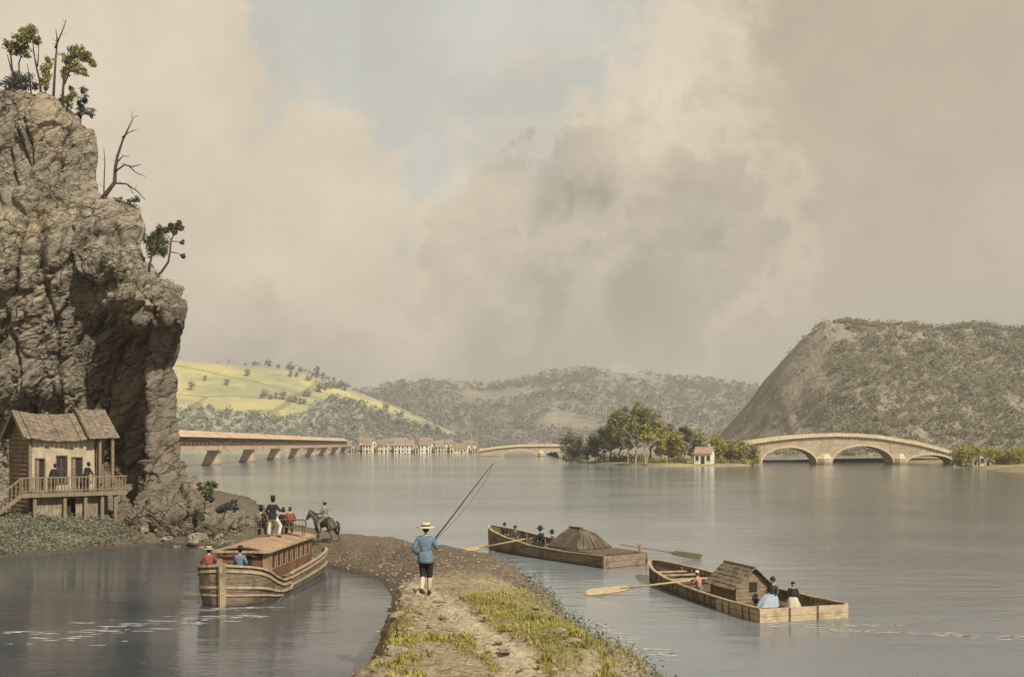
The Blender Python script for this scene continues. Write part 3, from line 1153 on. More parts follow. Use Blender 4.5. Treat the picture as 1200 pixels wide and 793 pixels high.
def mid_h(x, y):
    H = _m(x)
    y0 = 900
    s = (y - y0) / (MID_D - y0)
    if s <= 0:
        return 1 + s * 40
    f = s ** 1.1 if s < 1 else 1 - .15 * sstep(0, 1.5, s - 1)
    sp = abs(noise.noise((x * .006, y * .002, 4)))
    return 1 + (H - 1) * f * (1 - .5 * sp * math.sin(math.pi * min(1, s))) + 5 * noise.noise((x * .01, y * .01, 6)) * min(1, s)


def terrain(name, hf, xs, ys, mat, attr=None):
    V = [(x, y, hf(x, y)) for y in ys for x in xs]
    n = len(xs)
    me = bpy.data.meshes.new(name)
    me.from_pydata(V, [], [(j * n + i, j * n + i + 1, (j + 1) * n + i + 1, (j + 1) * n + i) for j in range(len(ys) - 1) for i in range(n - 1)])
    me.polygons.foreach_set('use_smooth', [True] * len(me.polygons))
    if attr:
        for nm, fn in attr.items():
            a = me.attributes.new(nm, 'FLOAT', 'POINT')
            a.data.foreach_set('value', [fn(*v) for v in V])
    me.materials.append(mat)
    return structure(link(name, me))


m_bluff, t = new_mat('bluff_ground')
tc = t.add('ShaderNodeTexCoord').outputs['Object']
n1 = t.noise(t.mapping(tc, (1, .6, .28), (0, .5, 0)), .22, 8, .72)
n2 = t.noise(tc, .018, 4)
col = t.mix(t.rng(n1, .36, .64), (.27, .242, .19), (.39, .352, .27))
col = t.mix(t.math('MULTIPLY', t.rng(n2, .5, .66), .55), col, (.38, .345, .215))
t.put(t.b.inputs['Base Color'], col)
t.put(t.b.inputs['Roughness'], 1.0)
t.put(t.b.inputs['Specular IOR Level'], .05)
bn = t.add('ShaderNodeBump', ins={'Height': n1, 'Strength': 1.0, 'Distance': 3.0})
t.put(t.b.inputs['Normal'], bn.outputs[0])
terrain('bluff_hill', bluff_h, np.concatenate([np.linspace(20, 280, 210), np.linspace(284, 620, 60)]), np.concatenate([np.linspace(335, 470, 70), np.linspace(480, 800, 22)]), m_bluff)


def pxy(x, y, z):
    return 600 + x / y * F, HY - (z - EYE) / y * F


FIELD = ((150, 415), (250, 423), (330, 431), (392, 450), (398, 457), (430, 462), (470, 481), (520, 503), (548, 514), (535, 515), (480, 495), (440, 478), (418, 470), (392, 466),
         (365, 474), (352, 488), (330, 490), (300, 487), (270, 482), (235, 477), (200, 478), (150, 478))


def field_mask(x, y, z):
    if y > LEFT_D + 5:
        return 0.0
    p = pxy(x, y, z)
    q = (np.array([p[0] + 4 * noise.noise((x * .05, y * .05, 1))]), np.array([p[1] + 3 * noise.noise((x * .05, y * .05, 9))]))
    return 1.0 if inside(q[0], q[1], FIELD)[0] else 0.0


m_left, t = new_mat('hill_fields')
tc = t.add('ShaderNodeTexCoord').outputs['Object']
fl = t.add('ShaderNodeAttribute', attribute_name='field').outputs['Fac']
n1 = t.noise(tc, .10, 6, .65)
n2 = t.noise(t.mapping(tc, (.7, 1.4, 1), (0, 0, .3)), .016, 4, .55, .5)
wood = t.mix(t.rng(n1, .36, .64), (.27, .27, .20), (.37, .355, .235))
fld = t.mix(t.rng(n2, .40, .58), (.50, .435, .20), (.33, .32, .185))
fld = t.mix(t.math('MULTIPLY', t.rng(t.noise(tc, .03, 3), .52, .68), .65), fld, (.56, .48, .27))
fld = t.mix(t.math('MULTIPLY', t.rng(n1, .52, .66), .35), fld, (.24, .22, .09))
vor = t.add('ShaderNodeTexVoronoi', feature='DISTANCE_TO_EDGE')
t.put(vor.inputs['Vector'], t.mapping(tc, (.55, 1, 0), (0, 0, -.2)))
t.put(vor.inputs['Scale'], .018)
fld = t.mix(t.math('MULTIPLY', t.rng(vor.outputs[0], .035, .012), .55), fld, (.17, .16, .08))
t.put(t.b.inputs['Base Color'], t.mix(fl, wood, fld))
t.put(t.b.inputs['Roughness'], 1.0)
t.put(t.b.inputs['Specular IOR Level'], .05)
bn = t.add('ShaderNodeBump', ins={'Height': n1, 'Strength': .7, 'Distance': 3.0})
t.put(t.b.inputs['Normal'], bn.outputs[0])
terrain('field_hill', left_h, np.linspace(-620, 60, 230), np.concatenate([np.linspace(640, 880, 90), np.linspace(890, 1150, 14)]), m_left, {'field': field_mask})

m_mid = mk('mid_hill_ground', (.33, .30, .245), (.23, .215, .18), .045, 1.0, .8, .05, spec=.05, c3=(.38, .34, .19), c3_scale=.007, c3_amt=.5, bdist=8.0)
terrain('wooded_hill', mid_h, np.linspace(-620, 900, 190), np.concatenate([np.linspace(870, 1480, 70), np.linspace(1500, 2000, 12)]), m_mid)
# low shores
m_shore = mk('shore_earth', (.30, .25, .14), (.20, .165, .10), .12, 1.0, .3, spec=.05, c3=(.40, .35, .12), c3_scale=.05)


def shore(name, poly, z0=.55, hz=None):
    """low bank: outline at the water, rising inward"""
    P = np.array(poly)
    c = P.mean(0)
    mb = MB()
    rings = []
    for f, z in ((1.03, -.6), (1.0, .05), (.97, z0 * .7), (.9, z0), (.5, z0 * 1.5), (.02, z0 * 1.7)):
        rings.append([(c[0] + (p[0] - c[0]) * f, c[1] + (p[1] - c[1]) * f, z + (.12 * noise.noise((p[0] * .3, p[1] * .3, f * 4)) if z > .1 else 0)) for p in P])
    mb.grid(rings, True)
    return structure(mb.build(name, m_shore, None, True))


def dense(poly, n=6):
    out = []
    for i in range(len(poly)):
        a, b = Vector(poly[i]), Vector(poly[(i + 1) % len(poly)])
        for k in range(n):
            q = a.lerp(b, k / n)
            out.append((q.x + .6 * noise.noise((q.x * .15, q.y * .15, 0)), q.y + .8 * noise.noise((q.x * .15, q.y * .15, 5))))
    return out


shore('village_shore', dense([(-118, 650), (-104, 604), (-96, 595), (-60, 594), (-20, 594), (8, 596), (40, 620), (160, 700), (160, 930), (-150, 930), (-160, 700)]), .5)
ISLE = [(18.5, 352), (20, 335), (26, 300), (32, 284), (40, 278), (54, 277), (64, 281), (72, 294), (76, 310), (74, 335), (60, 352), (40, 362), (26, 362)]
shore('island', dense(ISLE, 5), .6)
shore('right_shore', dense([(131, 304), (124.5, 287), (117, 262), (110, 238), (104, 206), (112, 188), (200, 170), (420, 170), (420, 420), (120, 420), (104, 380), (122, 345)]), .6)
# ------------------------------------------------------------------ boats
def hull_mesh(ST, floor, thick=.06, n_sub=4):
    """ST: (t, halfbreadth, sheer z, flare at the bottom 0..1); stern at t=0, bow along +Y"""
    S = []
    for i in range(len(ST) - 1):
        for k in range(n_sub):
            S.append(tuple(lerp(a, b, k / n_sub) for a, b in zip(ST[i], ST[i + 1])))
    S.append(ST[-1])
    mb = MB()

    def ring(t, b, zs, fl, inset):
        b = max(.012, b - inset)
        fz = -.45 if not inset else floor
        P = []
        for sx in (1, -1):
            q = [(sx * b, t, zs), (sx * b * 1.0, t, lerp(fz, zs, .6)), (sx * b * lerp(1, fl, .35), t, lerp(fz, zs, .25)), (sx * b * fl, t, fz)]
            P += q if sx == 1 else q[::-1]
        return P
    mb.grid([ring(*s, 0) for s in S])
    mb.grid([ring(*s, thick)[::-1] for s in S])
    for s0, s1 in zip(S[:-1], S[1:]):
        for sx in (1, -1):
            P = [(sx * s0[1], s0[0], s0[2]), (sx * s1[1], s1[0], s1[2]), (sx * max(.012, s1[1] - thick), s1[0], s1[2]), (sx * max(.012, s0[1] - thick), s0[0], s0[2])]
            mb.poly(P if sx == 1 else P[::-1])
    for s, rev in ((S[0], False), (S[-1], True)):
        P = ring(*s, 0)
        if rev:
            P = P[::-1]
        mb.poly(P)
    s = S[0]
    mb.poly([(x, y + thick, z) for x, y, z in ring(*s, thick)][::-1])
    return mb, S


def side_line(S, sx, dz, out, t0=None, t1=None, frac=None):
    """points along a hull side: dz below the sheer (or a fraction of the freeboard)"""
    P = []
    for t, b, zs, fl in S:
        if (t0 is not None and t < t0 - 1e-6) or (t1 is not None and t > t1 + 1e-6):
            continue
        z = zs - dz if frac is None else lerp(-.45, zs, frac)
        f = (z + .45) / (zs + .45)
        bb = b if f > .6 else b * lerp(lerp(1, fl, .35), 1, (f - .25) / .35) if f > .25 else b * lerp(fl, lerp(1, fl, .35), f / .25)
        P.append(Vector((sx * (bb + out), t, z)))
    return P


def strip(mb, P, w, h):
    for a, b in zip(P[:-1], P[1:]):
        d = (b - a)
        mb.beam(a - d * .02, b + d * .02, w, h)


def sweep(label, p_hand, p_tip, mat, blade_len, blade_w, group):
    """long steering sweep: shaft and broad blade"""
    p, q = Vector(p_hand), Vector(p_tip)
    root = thing('sweep_oar', label, 'oar', p, 0, group)
    d = q - p
    L = d.length
    d.normalize()
    mb = MB()
    mb.tube([Vector((0, 0, 0)), d * (L - blade_len) * .5, d * (L - blade_len * .8)], [.03, .04, .045], 8)
    mb.build('shaft', mat, root, True)
    mb = MB()
    s = d.cross(Vector((0, 0, 1))).normalized()
    up = s.cross(d).normalized()
    w = (up * .85 + s * .53).normalized()
    nn = w.cross(d).normalized() * .028
    prof = ((-.02, .22), (.08, .75), (.35, .95), (.85, 1.0), (.97, .85), (1, .5))
    rows = []
    for f, ww in prof:
        c = d * (L - blade_len * (1 - f))
        rows.append([c + w * ww * blade_w / 2 + nn, c - w * ww * blade_w / 2 + nn, c - w * ww * blade_w / 2 - nn, c + w * ww * blade_w / 2 - nn])
    mb.grid(rows, True)
    mb.poly(rows[0][::-1])
    mb.poly(rows[-1])
    mb.build('blade', mat, root)
    return root


# ---- canal packet boat
CB = thing('canal_boat', 'wooden canal boat with a long red brown cabin and eight windows along its side', 'canal boat', (-9.95, 48.7, 0), 3.078)
ST = [(0, 1.02, 1.06, .7), (.25, 1.2, 1.04, .75), (1, 1.32, .98, .85), (2.5, 1.38, .88, .92), (4.5, 1.4, .80, .95), (6.3, 1.4, .76, .95), (6.85, 1.4, .75, .95), (6.95, 1.4, .56, .95), (8.0, 1.38, .60, .93),
      (9.0, 1.38, .86, .87), (9.7, 1.33, 1.14, .76), (10.25, 1.18, 1.32, .66), (10.65, .90, 1.42, .58), (10.9, .52, 1.47, .52), (11.0, .07, 1.5, .5)]
mb, S = hull_mesh(ST, .35, .07, 3)
mb.build('hull', M['hull_wood'], CB)
mb = MB()
for y0, y1 in ((.1, 6.9),):
    rows = [[(-s[1] + .07, s[0], .62), (s[1] - .07, s[0], .62)] for s in S if s[0] <= 7.0]
    mb.grid(rows)
rows = [[(-s[1] + .07, s[0], .44), (s[1] - .07, s[0], .44)] for s in S if 6.9 <= s[0] <= 9.4]
mb.grid(rows)
rows = [[(-max(.02, s[1] - .07), s[0], .92), (max(.02, s[1] - .07), s[0], .92)] for s in S if s[0] >= 9.4]
mb.grid(rows)
mb.build('deck', M['plank'], CB)
for sx in (1, -1):
    for dz, w, h, t0, t1 in ((-.02, .12, .07, 0, 6.9), (-.02, .12, .07, 6.95, 11), (.17, .07, .10, 0, 6.9), (.17, .07, .10, 6.95, 11)):
        mb = MB()
        strip(mb, side_line(S, sx, dz, .02, t0, t1), w, h)
        mb.build('rub_rail', M['rail_wood'], CB)
    mb = MB()
    strip(mb, side_line(S, sx, 0, .025, 0, 11, .60), .06, .09)
    mb.build('rub_rail', M['rail_wood'], CB)
    mb = MB()
    strip(mb, side_line(S, sx, 0, .02, 8, 11, .45), .05, .07)
    mb.build('rub_rail', M['rail_wood'], CB)
mb = MB()
mb.hexa([(-.12, 10.9, -.4), (.12, 10.9, -.4), (.12, 11.1, -.4), (-.12, 11.1, -.4), (-.12, 10.95, 1.6), (.12, 10.95, 1.6), (.12, 11.17, 1.6), (-.12, 11.17, 1.6)])
mb.hexa([(-.05, 11.1, -.4), (.05, 11.1, -.4), (.05, 11.16, -.4), (-.05, 11.16, -.4), (-.05, 11.17, 1.55), (.05, 11.17, 1.55), (.05, 11.24, 1.55), (-.05, 11.24, 1.55)])
mb.build('stem_post', M['rail_wood'], CB)
# cabin
CY0, CY1, CW, CZ0, CZ1 = 2.1, 8.75, .98, .42, 1.80
WIN = [(CY1 - .75 - k * .74) for k in range(8)]
mb = MB()
zc0, zc1 = 1.08, 1.62
for sx in (1, -1):
    X0, X1 = sx * CW, sx * (CW - .05)
    x0, x1 = min(X0, X1), max(X0, X1)
    mb.box(x0, x1, CY0, CY1, CZ0, zc0)
    mb.box(x0, x1, CY0, CY1, zc1, CZ1)
    ys = [CY0] + [v for w in sorted(WIN) for v in (w - .22, w + .22)] + [CY1]
    for k in range(0, len(ys), 2):
        mb.box(x0, x1, ys[k], ys[k + 1], zc0, zc1)
mb.box(-CW + .05, CW - .05, CY0, CY0 + .05, CZ0, CZ1)
mb.box(-CW + .05, CW - .05, CY1 - .05, CY1, CZ0, CZ1)
for yy, rv in ((CY1 - .001, 1), (CY0 + .001, 0)):
    arc = [(lerp(-CW, CW, k / 10), yy, CZ1 + .03 + .20 * (1 - (lerp(-CW, CW, k / 10) / (CW + .14)) ** 2)) for k in range(11)]
    pl = [(-CW, yy, CZ1 - .02)] + arc + [(CW, yy, CZ1 - .02)]
    mb.poly(pl if rv else pl[::-1])
cab = mb.build('cabin', M['cabin_red'], CB)
for sx in (1, -1):
    for w in WIN:
        mb = MB()
        xa = sx * (CW - .03)
        mb.box(xa - .008, xa + .008, w - .22, w + .22, zc0, zc1)
        wo = mb.build('window', M['dark_glass'], CB)
        mb = MB()
        xf = sx * (CW + .012)
        for (ya, yb, za, zb) in ((w - .245, w - .215, zc0 - .03, zc1 + .03), (w + .215, w + .245, zc0 - .03, zc1 + .03), (w - .215, w + .215, zc0 - .03, zc0), (w - .215, w + .215, zc1, zc1 + .03)):
            mb.box(xf - .015, xf + .015, ya, yb, za, zb)
        mb.build('window_frame', M['cabin_roof'], wo)
# front wall: corner boards, lit board and doorway
for sx in (1, -1):
    mb = MB()
    e = sx * (CW + .035)
    P = [(sx * .80, CY1 + .003), (sx * .80, CY1 + .05), (e, CY1 + .05), (e, CY1 - .5), (sx * (CW + .003), CY1 - .5), (sx * (CW + .003), CY1 + .003)]
    mb.grid([[(x, y, CZ0) for x, y in P], [(x, y, CZ1) for x, y in P]], True)
    mb.build('corner_board', M['cabin_roof'], CB)
mb = MB()
mb.box(-.36, .36, CY1 + .004, CY1 + .03, CZ0, 1.66)
mb.build('cabin_door', M['dark_open'], CB)
mb = MB()
rows = []
for k in range(9):
    x = lerp(-CW - .14, CW + .14, k / 8)
    z = CZ1 + .04 + .20 * (1 - (x / (CW + .14)) ** 2)
    rows.append([(x, y, z + .03 * math.sin((y - CY0) * .5)) for y in (CY0 - .15, 4, 6, CY1 + .22)])
mb.grid([r[::-1] for r in rows])
mb.grid([[(x, y, z - .06) for x, y, z in r] for r in rows])
for i in (0, -1):
    r = rows[i]
    mb.grid([r, [(x, y, z - .06) for x, y, z in r]])
e0, e1 = [r[0] for r in rows], [r[-1] for r in rows]
mb.grid([e0, [(x, y, z - .06) for x, y, z in e0]])
mb.grid([[(x, y, z - .06) for x, y, z in e1], e1])
mb.build('cabin_roof', M['cabin_roof'], CB)
mb = MB()
for sx in (1, -1):
    mb.box(sx * (CW + .15) - .02, sx * (CW + .15) + .02, CY0 - .15, CY1 + .22, CZ1 - .03, CZ1 + .05)
mb.box(-CW - .13, CW + .13, CY1 + .225, CY1 + .26, CZ1 - .03, CZ1 + .07)
mb.build('roof_trim', M['rail_wood'], CB)
# rudder and tiller at the stern
mb = MB()
mb.hexa([(-.04, -.6, -.4), (.04, -.6, -.4), (.04, -.02, -.4), (-.04, -.02, -.4), (-.04, -.35, 1.15), (.04, -.35, 1.15), (.04, -.02, 1.15), (-.04, -.02, 1.15)])
rd = mb.build('rudder', M['plank_dark'], CB)
mb = MB()
mb.tube([(0, -.2, 1.18), (0, .9, 1.42)], [.04, .03], 8)
mb.build('tiller', M['oar'], rd)

MCB = Matrix.Translation((-9.95, 48.7, 0)) @ Matrix.Rotation(3.078, 4, 'Z')
cb = lambda x, y, z: MCB @ Vector((x, y, z))


def bench(label, loc, rz, w, group):
    b = thing('roof_bench', label, 'bench', loc, rz, group)
    mb = MB()
    mb.box(-w / 2, w / 2, -.2, .2, .36, .41)
    mb.build('seat', M['plank_dark'], b)
    for x in (-w / 2 + .05, w / 2 - .05):
        for y in (-.16, .16):
            mb = MB()
            mb.tube([(x, y, .001), (x, y, .36)], .025, 6)
            mb.build('leg', M['plank_dark'], b)
    n = int(w / .14)
    for k in range(n + 1):
        x = lerp(-w / 2 + .03, w / 2 - .03, k / n)
        mb = MB()
        mb.tube([(x, -.18, .41), (x, -.22, .70)], .016, 6)
        mb.build('spindle', M['plank_dark'], b)
    mb = MB()
    mb.tube([(-w / 2 - .03, .05, .62), (-w / 2 - .02, -.16, .70), (0, -.225, .72), (w / 2 + .02, -.16, .70), (w / 2 + .03, .05, .62), (w / 2 + .03, .14, .5), (w / 2 + .02, .16, .4)], .03, 8)
    mb.build('top_rail', M['plank_dark'], b)
    return b


RZ = CZ1 + .20
rb = 3.078
b1p, b2p = cb(.44, 4.6, RZ), cb(-.66, 3.9, RZ)
bench('low spindle backed bench on the cabin roof, under the man in grey', b1p, rb - math.pi, .72, 'spindle benches on the canal boat roof')
bench('low curved arm bench on the cabin roof, under the person in red', b2p, rb - math.pi, .95, 'spindle benches on the canal boat roof')
person('man in grey coat and black top hat seated on the canal boat roof', b1p + Vector((-.16, .06, .41)), 0.05, 'sit', .92, 'grey', 'charcoal', 'top', 'black', group='passengers of the canal boat')
person('man in black coat, white trousers and top hat standing on the canal boat roof', cb(-.10, 5.15, RZ + .01), -.15, 'stand', .96, 'black', 'white', 'top', 'black', hem=.05,
       arms=[((-.30, -.02, .24), (-.22, .16, .05)), ((.34, .02, .25), (.52, .16, .34))], leg_pts=[((-.17, .03, .50), (-.19, 0, .085)), ((.30, .16, .53), (.27, .02, .085))], group='passengers of the canal boat')
person('person in a red coat sitting on the right bench of the canal boat roof', b2p + Vector((-.18, .06, .41)), .3, 'sit', .88, 'red', 'charcoal', None, None, group='passengers of the canal boat')
person('small person in black half hidden between the top hatted man and the red coat', b2p + Vector((-.62, .75, .32)), .1, 'sit', .86, 'black', 'black', 'bowler', 'black', group='passengers of the canal boat')
person('boatman in red jacket and banded straw hat at the left of the bow', cb(1.0, 9.7, .93) + Vector((0, 0, .22)), rb + .5 + math.pi, 'sit', .96, 'red', 'dun', 'straw', 'straw', band='black', nod=.1,
       leg_pts=[((-.13, .33, .03), (-.13, .38, -.18)), ((.13, .33, .03), (.13, .38, -.18))], arms=[((-.28, .1, .24), (-.24, .38, .2)), ((.28, .1, .24), (.24, .38, .2))], group='boatmen in the bow of the canal boat')
person('boatman in a blue shirt and wide black hat seen from behind in the bow', cb(-.22, 9.75, .93) + Vector((0, 0, .22)), rb + math.pi - .15, 'sit', .98, 'blue', 'charcoal', 'brim', 'black', nod=.15,
       leg_pts=[((-.13, .33, .03), (-.13, .38, -.18)), ((.13, .33, .03), (.13, .38, -.18))], group='boatmen in the bow of the canal boat')


# ---- near flat boat
def boat_frame(sx_, sy_, bx, by):
    d = Vector((bx - sx_, by - sy_, 0))
    rz = math.atan2(-d.x, d.y)
    return d.length, rz, Matrix.Translation((sx_, sy_, 0)) @ Matrix.Rotation(rz, 4, 'Z')


L, rz, MN = boat_frame(9.95, 34.9, 6.35, 46.4)
NB = thing('flat_boat', 'open wooden flat boat with a pale square stern and a shingled hut amidships', 'boat', (9.95, 34.9, 0), rz)
ST = [(0, 1.72, .46, .88), (.12, 1.74, .46, .88), (2, 1.72, .42, .88), (4, 1.66, .42, .88), (6, 1.55, .44, .88), (8, 1.36, .50, .88), (9.6, 1.08, .58, .8), (10.8, .72, .66, .7), (11.6, .36, .72, .6), (L, .10, .74, .6)]
mb, S = hull_mesh(ST, .02, .06, 4)
mb.build('hull', M['hull_wood'], NB)
mb = MB()
rows = [[(-max(.02, s[1] - .07), s[0], .05), (max(.02, s[1] - .07), s[0], .05)] for s in S]
mb.grid(rows)
mb.build('floor', M['plank_dark'], NB)
for sx in (1, -1):
    mb = MB()
    strip(mb, side_line(S, sx, -.015, -.02), .13, .05)
    mb.build('gunwale', M['rail_wood'], NB)
    for k in range(15):
        t = .55 + k * .72
        s = min(S, key=lambda q: abs(q[0] - t))
        mb = MB()
        b = s[1] - .065
        mb.beam((sx * (b - .03), s[0], .05), (sx * (b - .03), s[0], s[2] - .05), .07, .06, (0, 1, 0))
        mb.build('rib', M['post'], NB)
        if sx == -1 or t > 3.3:
            mb = MB()
            o = s[1] + .02
            mb.beam((sx * o * .985, s[0], -.15), (sx * o, s[0], s[2] - .05), .04, .09, (0, 1, 0))
            mb.build('rib', M['plank_dark'], NB)
mb = MB()
for x0, x1 in ((-1.73, -.60), (-.585, .50), (.515, 1.73)):
    mb.box(x0, x1, -.05, -.012, .2, .47)
    mb.box(x0, x1, -.05, -.012, -.3, .19)
mb.build('transom_planks', M['plank_pale'], NB)
mb = MB()
for x in (-.59, .508):
    mb.box(x - .035, x + .035, -.075, -.052, -.25, .47)
mb.build('transom_cleat', M['plank_dark'], NB)
mb = MB()
rows0 = [s for s in S if 0 <= s[0] <= 3.2]
for sx in (-1,):
    for dz0, dz1 in ((.03, .20), (.22, .45)):
        A = side_line(S, sx, dz0, .022, 0, 3.3)
        B = side_line(S, sx, dz1, .022, 0, 3.3)
        mb.grid([A, B])
mb.build('side_planks', M['plank_pale'], NB)
for t in (8.6, 9.5, 10.3):
    s = min(S, key=lambda q: abs(q[0] - t))
    mb = MB()
    mb.box(-s[1] + .07, s[1] - .07, t - .11, t + .11, s[2] - .22, s[2] - .17)
    mb.build('thwart', M['rail_wood'], NB)

nb = lambda x, y, z: MN @ Vector((x, y, z))


def boat_hut(boat, cx, cy, w, l, hw, hr, z0):
    """plank hut with overhanging gable roof; gable faces the stern"""
    mb = MB()
    x0, x1, y0, y1 = cx - w / 2, cx + w / 2, cy - l / 2, cy + l / 2
    n = 5
    for k in range(n):
        za, zb = z0 + hw * k / n + .006, z0 + hw * (k + 1) / n - .006
        e = .012 * (k % 2)
        mb.box(x0 - e, x0 + .04, y0 + .04, y1 - .04, za, zb)
        mb.box(x1 - .04, x1 + e, y0 + .04, y1 - .04, za, zb)
        mb.box(x0 - .03, x1 + .03, y0 - e, y0 + .04, za, zb)
        mb.box(x0 - .03, x1 + .03, y1 - .04, y1 + e, za, zb)
    for y, s in ((y0, 1), (y1 - .04, 1)):
        mb.hexa([(x0, y, z0 + hw), (x1, y, z0 + hw), (x1, y + .04, z0 + hw), (x0, y + .04, z0 + hw),
                 (cx - .02, y, z0 + hr - .04), (cx + .02, y, z0 + hr - .04), (cx + .02, y + .04, z0 + hr - .04), (cx - .02, y + .04, z0 + hr - .04)])
    hut = mb.build('hut', M['plank'], boat)
    mb = MB()
    mb.box(cx - .16, cx + .16, y0 - .03, y0 - .016, z0 + hw * .62, z0 + hw * 1.12)
    mb.build('hut_window', M['dark_open'], hut)
    mb = MB()
    mb.box(cx + .05, cx + .38, y0 - .03, y0 - .016, z0 + .04, z0 + hw * .22)
    mb.build('hut_hatch', M['dark_open'], hut)
    mb = MB()
    ov, oy = .2, .18
    for sx in (1, -1):
        for k in range(6):
            f0, f1 = k / 6, (k + 1) / 6 + .05
            xe = w / 2 + ov
            zt, ze = z0 + hr, z0 + hr - (hr - hw) * (1 + ov / (w / 2))
            m = 9
            for q in range(m):
                ya = lerp(y0 - oy, y1 + oy, q / m) + .004
                yb = lerp(y0 - oy, y1 + oy, (q + 1) / m) - .012
                j = random.uniform(-.012, .012)
                P = []
                for zz in (0, .03):
                    for (f, y) in ((f0, ya), (f1 + random.uniform(-.02, .02), ya), (f1, yb), (f0, yb)):
                        lift = .028 if f > f0 else 0
                        P.append((cx + sx * xe * f, y, lerp(zt, ze, f) + zz + lift + j + .012))
                mb.hexa(P if sx == 1 else [P[i] for i in (3, 2, 1, 0, 7, 6, 5, 4)])
    mb.beam((cx, y0 - oy, z0 + hr + .05), (cx, y1 + oy, z0 + hr + .05), .1, .05)
    mb.build('hut_roof', M['shingle'], boat)
    return hut


boat_hut(NB, .12, 4.5, 1.38, 1.95, .70, 1.30, .055)
sweep('pale broad bladed oar reaching left from the flat boat with the shingled hut', nb(-1.30, 5.75, .68), (2.95, 40.6, .10), M['oar'], 1.7, .28, 'long sweeps of the two river boats')
person('rower in white cap, rose jacket and blue trousers in the near flat boat', nb(-1.05, 5.55, .30), rz + .55, 'sit', .80, 'rose', 'blue', 'cap', 'white', lean=.15,
       arms=[((-.24, .20, .26), (-.06, .40, .25)), ((.24, .20, .26), (.06, .40, .25))], leg_pts=[((-.14, .40, .06), (-.14, .50, -.20)), ((.14, .40, .06), (.14, .50, -.20))], group='people in the near flat boat')
person('woman in black jacket with a pale blue skirt spread around her', nb(.50, 2.75, .26), rz + 2.0, 'sit', .86, 'charcoal', None, 'bowler', 'black', skirt='paleblue', skirt_shape=(.42, .66, .34, -.21), group='people in the near flat boat')
person('woman in black shawl and cream skirt sitting beside the pale blue skirt', nb(.92, 2.1, .26), rz + 2.6, 'sit', .78, 'black', None, 'cap', 'black', skirt='cream', skirt_shape=(.36, .46, .20, -.22), shawl='black', group='people in the near flat boat')

# ---- far boat
L2, rz2, MF = boat_frame(5.55, 50.2, -1.25, 59.6)
FB = thing('barge', 'dark wooden barge with a hipped plank shelter and low square stern', 'boat', (5.55, 50.2, 0), rz2)
ST = [(0, 1.38, .58, .84), (.12, 1.40, .58, .85), (3, 1.42, .54, .86), (6, 1.38, .62, .86), (8.5, 1.18, .86, .84), (10.2, .86, 1.06, .72), (11.2, .45, 1.2, .6), (L2, .12, 1.28, .55)]
mb, S = hull_mesh(ST, .1, .06, 4)
mb.build('hull', M['hull_wood'], FB)
mb = MB()
mb.grid([[(-max(.02, s[1] - .07), s[0], .14), (max(.02, s[1] - .07), s[0], .14)] for s in S])
mb.build('floor', M['plank_dark'], FB)
for sx in (1, -1):
    mb = MB()
    strip(mb, side_line(S, sx, -.015, -.02), .13, .05)
    mb.build('gunwale', M['rail_wood'], FB)
    for k in range(7):
        t = 5.2 + k * .82
        s = min(S, key=lambda q: abs(q[0] - t))
        mb = MB()
        mb.beam((sx * (s[1] - .095), s[0], .14), (sx * (s[1] - .095), s[0], s[2] - .05), .07, .06, (0, 1, 0))
        mb.build('rib', M['post'], FB)
mb = MB()
mb.box(-1.36, 1.36, -.05, -.012, .31, .59)
mb.box(-1.30, 1.30, -.05, -.012, .02, .295)
mb.build('transom_planks', M['plank'], FB)
for x in (-1.40, 1.40):
    mb = MB()
    mb.box(x - .06, x + .06, -.085, .06, -.3, .63)
    mb.build('corner_post', M['plank'], FB)
mb = MB()
A = [(-1.33, .1, .60), (1.33, .1, .60)]
B = [(-1.34, 4.9, .59), (1.34, 4.9, .59)]
mb.grid([A, [(-1.34, 2.4, .61), (1.34, 2.4, .61)], B])
for k in range(9):
    y = .3 + k * .53
    mb.box(-1.31, 1.31, y, y + .44, .63 if 1 < k < 6 else .61, .66 if 1 < k < 6 else .64)
mb.build('deck_planks', M['plank_dark'], FB)


def shelter(boat):
    z0, zr = .67, 1.60
    mb = MB()
    a, b = (-1.12, 2.3), (1.12, 4.75)
    # pitched roof, hipped at the stern side, planks laid down the slope
    r0, r1 = Vector((0, 3.4, zr)), Vector((0, 4.2, zr))
    c = [Vector((a[0], a[1], z0)), Vector((b[0], a[1], z0)), Vector((b[0], b[1], z0)), Vector((a[0], b[1], z0))]
    faces = ((c[0], c[1], r0, r0), (c[1], c[2], r1, r0), (c[2], c[3], r1, r1), (c[3], c[0], r0, r1))
    mid = lambda u, v: u.lerp(v, .52) + Vector((.08 * math.sin(u.y * 3), 0, .17 + .03 * math.sin(u.x * 4 + v.y)))
    quads = []
    for p, q, r, s in faces:
        quads += [(p, q, mid(q, r), mid(p, s)), (mid(p, s), mid(q, r), r, s)]
    for p, q, r, s in quads:
        n = max(4, int((q - p).length / .34))
        for k in range(n):
            f0, f1 = k / n + .008, (k + 1) / n - .008
            P = [p.lerp(q, f0), p.lerp(q, f1), s.lerp(r, f1), s.lerp(r, f0)]
            nn = (P[1] - P[0]).cross(P[3] - P[0])
            if nn.length < 1e-6:
                continue
            nn = nn.normalized() * (.03 + random.uniform(0, .02))
            mb.hexa([v - nn for v in P] + [v + nn for v in P])
    sh = mb.build('shelter', M['tarred'], boat)
    mb = MB()
    mb.beam(r0 - Vector((0, .1, -.06)), r1 + Vector((0, .1, .06)), .14, .08)
    for p in c:
        r = r0 if p.y < 3 else r1
        mb.beam(p + Vector((0, 0, .05)), r + Vector((0, 0, .05)), .1, .07)
    mb.build('ridge_board', M['plank_dark'], sh)


